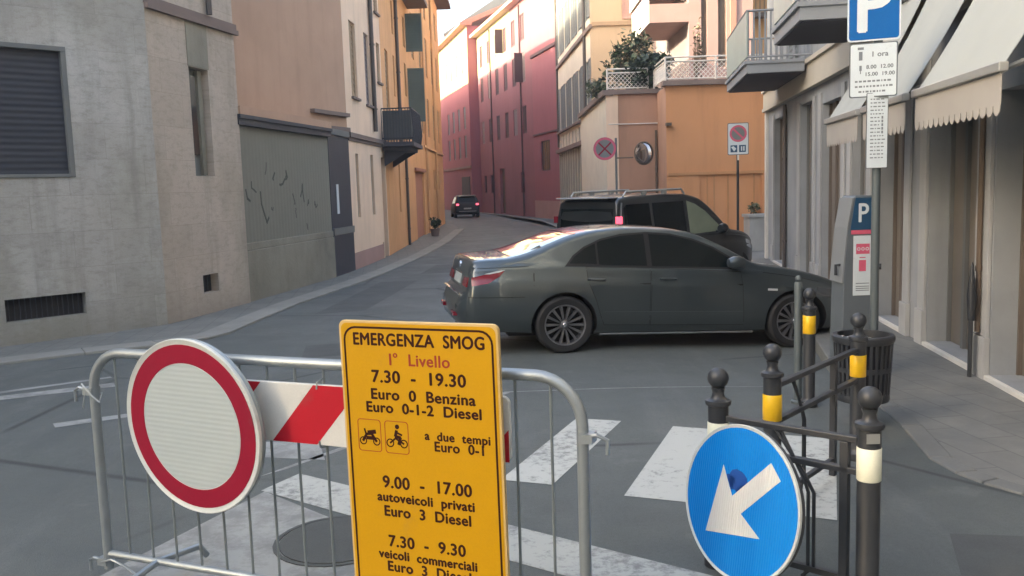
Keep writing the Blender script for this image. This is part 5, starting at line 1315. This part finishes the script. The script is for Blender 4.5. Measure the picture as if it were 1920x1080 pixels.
sed.patch('door_moulding', 'paint_sedan', rc, [(1.55, .44), (3.2, .42), (3.2, .465), (1.5, .485)], .010)
sed.patch('taillight', 'tail_red', rc, [(.13, .79), (.13, .885), (.24, .92), (.36, .955), (.43, .965), (.38, .90), (.28, .825)], .006, .04)
sed.patch('side_lamp_clear', 'lamp_clear', rc, [(.24, .928), (.36, .965), (.44, .978), (.38, .95), (.29, .928)], .0075, .04)
for sg in (-1, 1): sed.yz_box('taillight', 'tail_red', rc, sg*.76 if sg < 0 else .45, sg*.45 if sg < 0 else .76, .775, .885, .014)
pl = sed.yz_box('number_plate', 'plate', rc, -.26, .26, .775, .885, .016)
sed.yz_box('trunk_trim', 'chrome', rc, -.30, .30, .895, .91, .016)
mb = MB(); mb.lathe([(0, -.0), (.036, .002), (.038, .01), (.038, .03)], 20, 'x', (.105, 0, .985)); mb.build('badge', 'chrome', rc, world=False)
sed.yz_box('bumper_strip', 'chrome', rc, -.66, .66, .675, .69, .03)
for sg in (-1, 1): sed.yz_box('reflector', 'tail_red', rc, min(sg*.62, sg*.38), max(sg*.62, sg*.38), .43, .475, .02)
sed.patch('bumper_gap', 'gap', rc, [(.10, .655), (.62, .665), (.62, .672), (.10, .662)], .002)
sed.patch('trunk_gap', 'gap', rc, [(.14, .985), (.66, 1.015), (.66, 1.020), (.14, .99)], .003)
sed.patch('fuel_flap_gap', 'gap', rc, [(.70, .80), (.71, .80), (.71, .94), (.70, .94)], .001, side=-1, both=False)
sed.patch('indicator', 'lamp_clear', rc, [(3.50, .715), (3.62, .71), (3.62, .735), (3.50, .74)], .006)
sed.patch('headlight', 'headlamp_dark', rc, [(4.10, .66), (4.13, .745), (4.36, .70), (4.50, .645), (4.53, .59), (4.3, .60)], .010, .04)
sed.patch('hood_gap', 'gap', rc, [(3.45, .928), (3.9, .868), (4.15, .808), (4.15, .814), (3.9, .875), (3.45, .935)], .002)
for sg in (-1, 1): sed.yz_box('grille', 'gap', rc, min(sg*.28, sg*.04), max(sg*.28, sg*.04), .45, .56, .012, True)
for sg in (-1, 1):
    mb = MB(); yy = sg*(sed.y(3.05, 1.0)); mb.lathe([(0, -.10), (.05, -.095), (.075, -.04), (.08, .03), (.06, .09), (0, .11)], 16, 'x', (3.07, yy+sg*.12, 1.055)); mb.tube([(3.06, yy-sg*.02, 1.0), (3.06, yy+sg*.08, 1.03)], .025, 8)
    mb.build('door_mirror', 'paint_sedan', rc, world=False)
mb = MB()
for yy in (-.5, -.38): mb.lathe([(.028, 0), (.034, .0), (.034, .2), (.028, .2)], 12, 'x', (.03, yy, .31))
mb.build('exhaust', 'chrome', rc, world=False)
mb = MB(); mb.box(.5, 4.3, -.7, .7, .19, .3); mb.build('underbody', 'gap', rc, world=False)
# stand it on its wheels on the cambered road
wx, wy = .59, 10.49; h_ = Vector((math.cos(YAW), math.sin(YAW))); sd_ = Vector((math.sin(YAW), -math.cos(YAW)))
org = Vector((wx, wy))-h_*1.06*SX-sd_*.80
pr = org+h_*1.06*SX; pf = org+h_*3.87*SX; zr, zf = gz(*(pr+sd_*.8)), gz(*(pf+sd_*.8))
pit = math.atan2(zr-zf, 2.81*SX); rc.scale = (SX, 1, SZ)
rc.location = (org.x, org.y, zr+math.sin(pit)*1.06+.002); rc.rotation_euler = (Matrix.Rotation(YAW, 3, 'Z') @ Matrix.Rotation(pit, 3, 'Y')).to_euler()

# longer tail: everything behind the rear wheel is drawn out a little
for o in [rc]+list(rc.children_recursive):
    if o.type == 'MESH' and o.name.split('.')[0] not in ('wheel', 'rim', 'hub_cap', 'brake_disc'):
        for v in o.data.vertices:
            if v.co.x < .75: v.co.x -= .15*(1-v.co.x/.75)
            if v.co.x > 4.05: v.co.x += .16*(v.co.x-4.05)/.67
# --- black people carrier
van = Car(dict(L=4.3, tuck=.955, tumble=.16, wr=.32, arch=.36, wheels=(.78, 3.5),
    w=[(0, .74), (.03, .80), (.08, .85), (.3, .895), (1.0, .905), (3.2, .90), (3.7, .88), (4.0, .80), (4.2, .66), (4.3, .48)],
    zb=[(0, .42), (.05, .32), (.4, .26), (3.8, .22), (4.2, .24), (4.3, .34)],
    zs=[(0, .62), (.04, .90), (.06, 1.02), (.5, 1.04), (2.2, 1.0), (3.05, .98), (3.4, .955), (3.8, .89), (4.08, .80), (4.22, .68), (4.3, .5)],
    top=[(0, .66), (.03, .95), (.05, 1.05), (.09, 1.55), (.13, 1.74), (.22, 1.80), (.6, 1.835), (1.3, 1.845), (2.0, 1.82), (2.35, 1.75), (2.6, 1.62), (2.85, 1.43), (3.1, 1.22), (3.3, 1.10), (3.6, 1.05), (3.85, .98), (4.05, .88), (4.2, .74), (4.28, .58), (4.3, .53)]))
rv = root('people_carrier', (1.87, 15.25, 0), 'black people carrier with roof rails parked behind the grey saloon', 'van')
van.body(rv, 'paint_van')
for x in van.wheels:
    for sg in (-1, 1): van.wheel(rv, x, sg, .32, .2, 7, .21)
vg = [(.22, 1.07), (.25, 1.60), (.32, 1.66), (1.98, 1.68), (2.22, 1.61), (2.5, 1.47), (2.85, 1.2), (2.98, 1.07), (2.0, 1.05)]
for x0, x1, m in ((.2, .92, 'car_glass'), (1.0, 1.88, 'car_glass'), (1.98, 3.1, 'car_glass_lit')): van.patch('window', m, rv, cut(vg, x0, x1), .004)
van.top_patch('windscreen', 'car_glass', rv, 2.35, 3.22, .92, .96)
van.yz_box('rear_window', 'car_glass', rv, -.66, .66, 1.12, 1.60, .012)
for sg in (-1, 1): van.yz_box('taillight', 'tail_lit' if sg < 0 else 'tail_red', rv, min(sg*.84, sg*.74), max(sg*.84, sg*.74), 1.34, 1.46, .02)
van.yz_box('number_plate', 'plate', rv, -.26, .26, .72, .83, .02)
mb = MB(); mb.box(-.04, .24, -.66, .66, 1.775, 1.80); mb.build('spoiler', 'balc_grey', rv, world=False, bevel=.01)  # grey on a black van, sky light on the rear lip put into colour
mb = MB()
for sg in (-1, 1): mb.tube([(.12, sg*.795, 1.12), (.15, sg*.79, 1.4), (.2, sg*.765, 1.70)], .016, 6)
mb.build('corner_highlight', 'meter_grey', rv, world=False)  # highlight along the rear corner, built as a pale tube
for d_ in ([(.98, .4), (1.92, .38), (1.92, 1.03), (.98, 1.04)], [(1.95, .38), (3.0, .36), (2.98, 1.0), (1.95, 1.03)]):
    van.patch('door_gap', 'gap', rv, outline(d_, .005), .0012); dr = van.patch('door', 'paint_van', rv, d_, .0035)
    hx = d_[0][0]+.16
    for sg, dd in zip((1, -1), dr):
        mb = MB(); yy = van.y(hx, .93)+.01; mb.tube([(hx-.08, sg*(yy-.01), .93), (hx-.06, sg*(yy+.02), .93), (hx+.06, sg*(yy+.02), .93), (hx+.08, sg*(yy-.01), .93)], .013, 6)
        mb.build('handle', 'paint_van', dd, world=False)
for sg in (-1, 1):
    mb = MB(); mb.tube([(.35, sg*.66, 1.80), (.42, sg*.66, 1.885), (1.95, sg*.66, 1.90), (2.05, sg*.66, 1.80)], .02, 8)
    for x in (.9, 1.45): mb.box(x-.06, x+.06, sg*.66-.02, sg*.66+.02, 1.8, 1.88)
    mb.build('roof_rail', 'alu', rv, world=False)
for sg in (-1, 1):
    mb = MB(); mb.lathe([(0, -.09), (.07, -.08), (.1, -.02), (.1, .04), (.07, .09), (0, .1)], 14, 'x', (2.78, sg*1.0, 1.12)); mb.tube([(2.78, sg*.82, 1.05), (2.78, sg*.95, 1.08)], .03, 8)
    mb.build('door_mirror', 'paint_van', rv, world=False)
van.patch('headlight', 'lamp_clear', rv, [(3.72, .72), (3.74, .86), (3.98, .80), (4.12, .72), (4.14, .66), (3.9, .66)], .004, .04)
mb = MB(); mb.box(.4, 3.9, -.7, .7, .22, .34); mb.build('underbody', 'gap', rv, world=False)
VA = R(40); rv.rotation_euler = (0, 0, VA)
q = Vector((1.87, 15.25))-Vector((math.sin(VA), -math.cos(VA)))*.86; rv.location = (q.x, q.y, -.03)

# --- far hatchback driving away
hat = Car(dict(L=3.9, tuck=.95, tumble=.28, wr=.31, arch=.35, wheels=(.72, 3.15),
    w=[(0, .70), (.05, .79), (.3, .86), (1.0, .88), (3.0, .87), (3.5, .82), (3.8, .62), (3.9, .45)],
    zb=[(0, .42), (.1, .3), (3.6, .22), (3.9, .32)],
    zs=[(0, .60), (.05, .82), (.12, .96), (1.5, .96), (2.8, .92), (3.3, .86), (3.7, .72), (3.9, .48)],
    top=[(0, .64), (.04, .86), (.1, 1.02), (.35, 1.42), (.6, 1.52), (1.2, 1.56), (1.8, 1.52), (2.3, 1.28), (2.7, 1.02), (3.2, .94), (3.6, .82), (3.85, .6), (3.9, .52)]))
rh = root('hatchback', (-2.87, 60.6, .0), 'small dark car with red tail lights driving away at the far end of the street', 'car')
hat.body(rh, 'paint_hatch')
for x in hat.wheels:
    for sg in (-1, 1): hat.wheel(rh, x, sg, .31, .19, 5, .2)
hat.patch('window', 'car_glass', rh, [(.42, 1.0), (.55, 1.35), (.9, 1.44), (1.7, 1.42), (2.1, 1.25), (2.45, 1.0)], .004)
hat.top_patch('rear_window', 'car_glass', rh, .13, .42, .8, .8); hat.top_patch('windscreen', 'car_glass', rh, 1.9, 2.6, .92, .95)
for sg in (-1, 1): hat.yz_box('taillight', 'tail_lit', rh, min(sg*.78, sg*.58), max(sg*.78, sg*.58), .86, .99, .03)
hat.yz_box('number_plate', 'plate', rh, -.26, .26, .6, .7, .02); hat.yz_box('bumper', 'alu', rh, -.6, .6, .44, .48, .03)
mb = MB(); mb.box(.18, .5, -.6, .6, 1.535, 1.555); mb.build('spoiler', 'alu', rh, world=False)
mb = MB(); mb.box(.4, 3.5, -.7, .7, .22, .33); mb.build('underbody', 'gap', rh, world=False)
rh.rotation_euler = (0, 0, R(99))

# ------------------------------------------------------------------ faint evening haze in the street
mb = MB(); mb.box(-330, 330, -330, 330, -2.2, 26)
hm = bpy.data.materials.new('haze'); hm.use_nodes = True; N = hm.node_tree.nodes; N.remove(N['Principled BSDF'])
pv = N.new('ShaderNodeVolumePrincipled'); pv.inputs['Color'].default_value = (.92, .93, .95, 1); pv.inputs['Density'].default_value = .0014; pv.inputs['Anisotropy'].default_value = .2
hm.node_tree.links.new(pv.outputs[0], N['Material Output'].inputs['Volume']); M['haze'] = hm
structure(mb.build('haze', 'haze'), 'stuff')
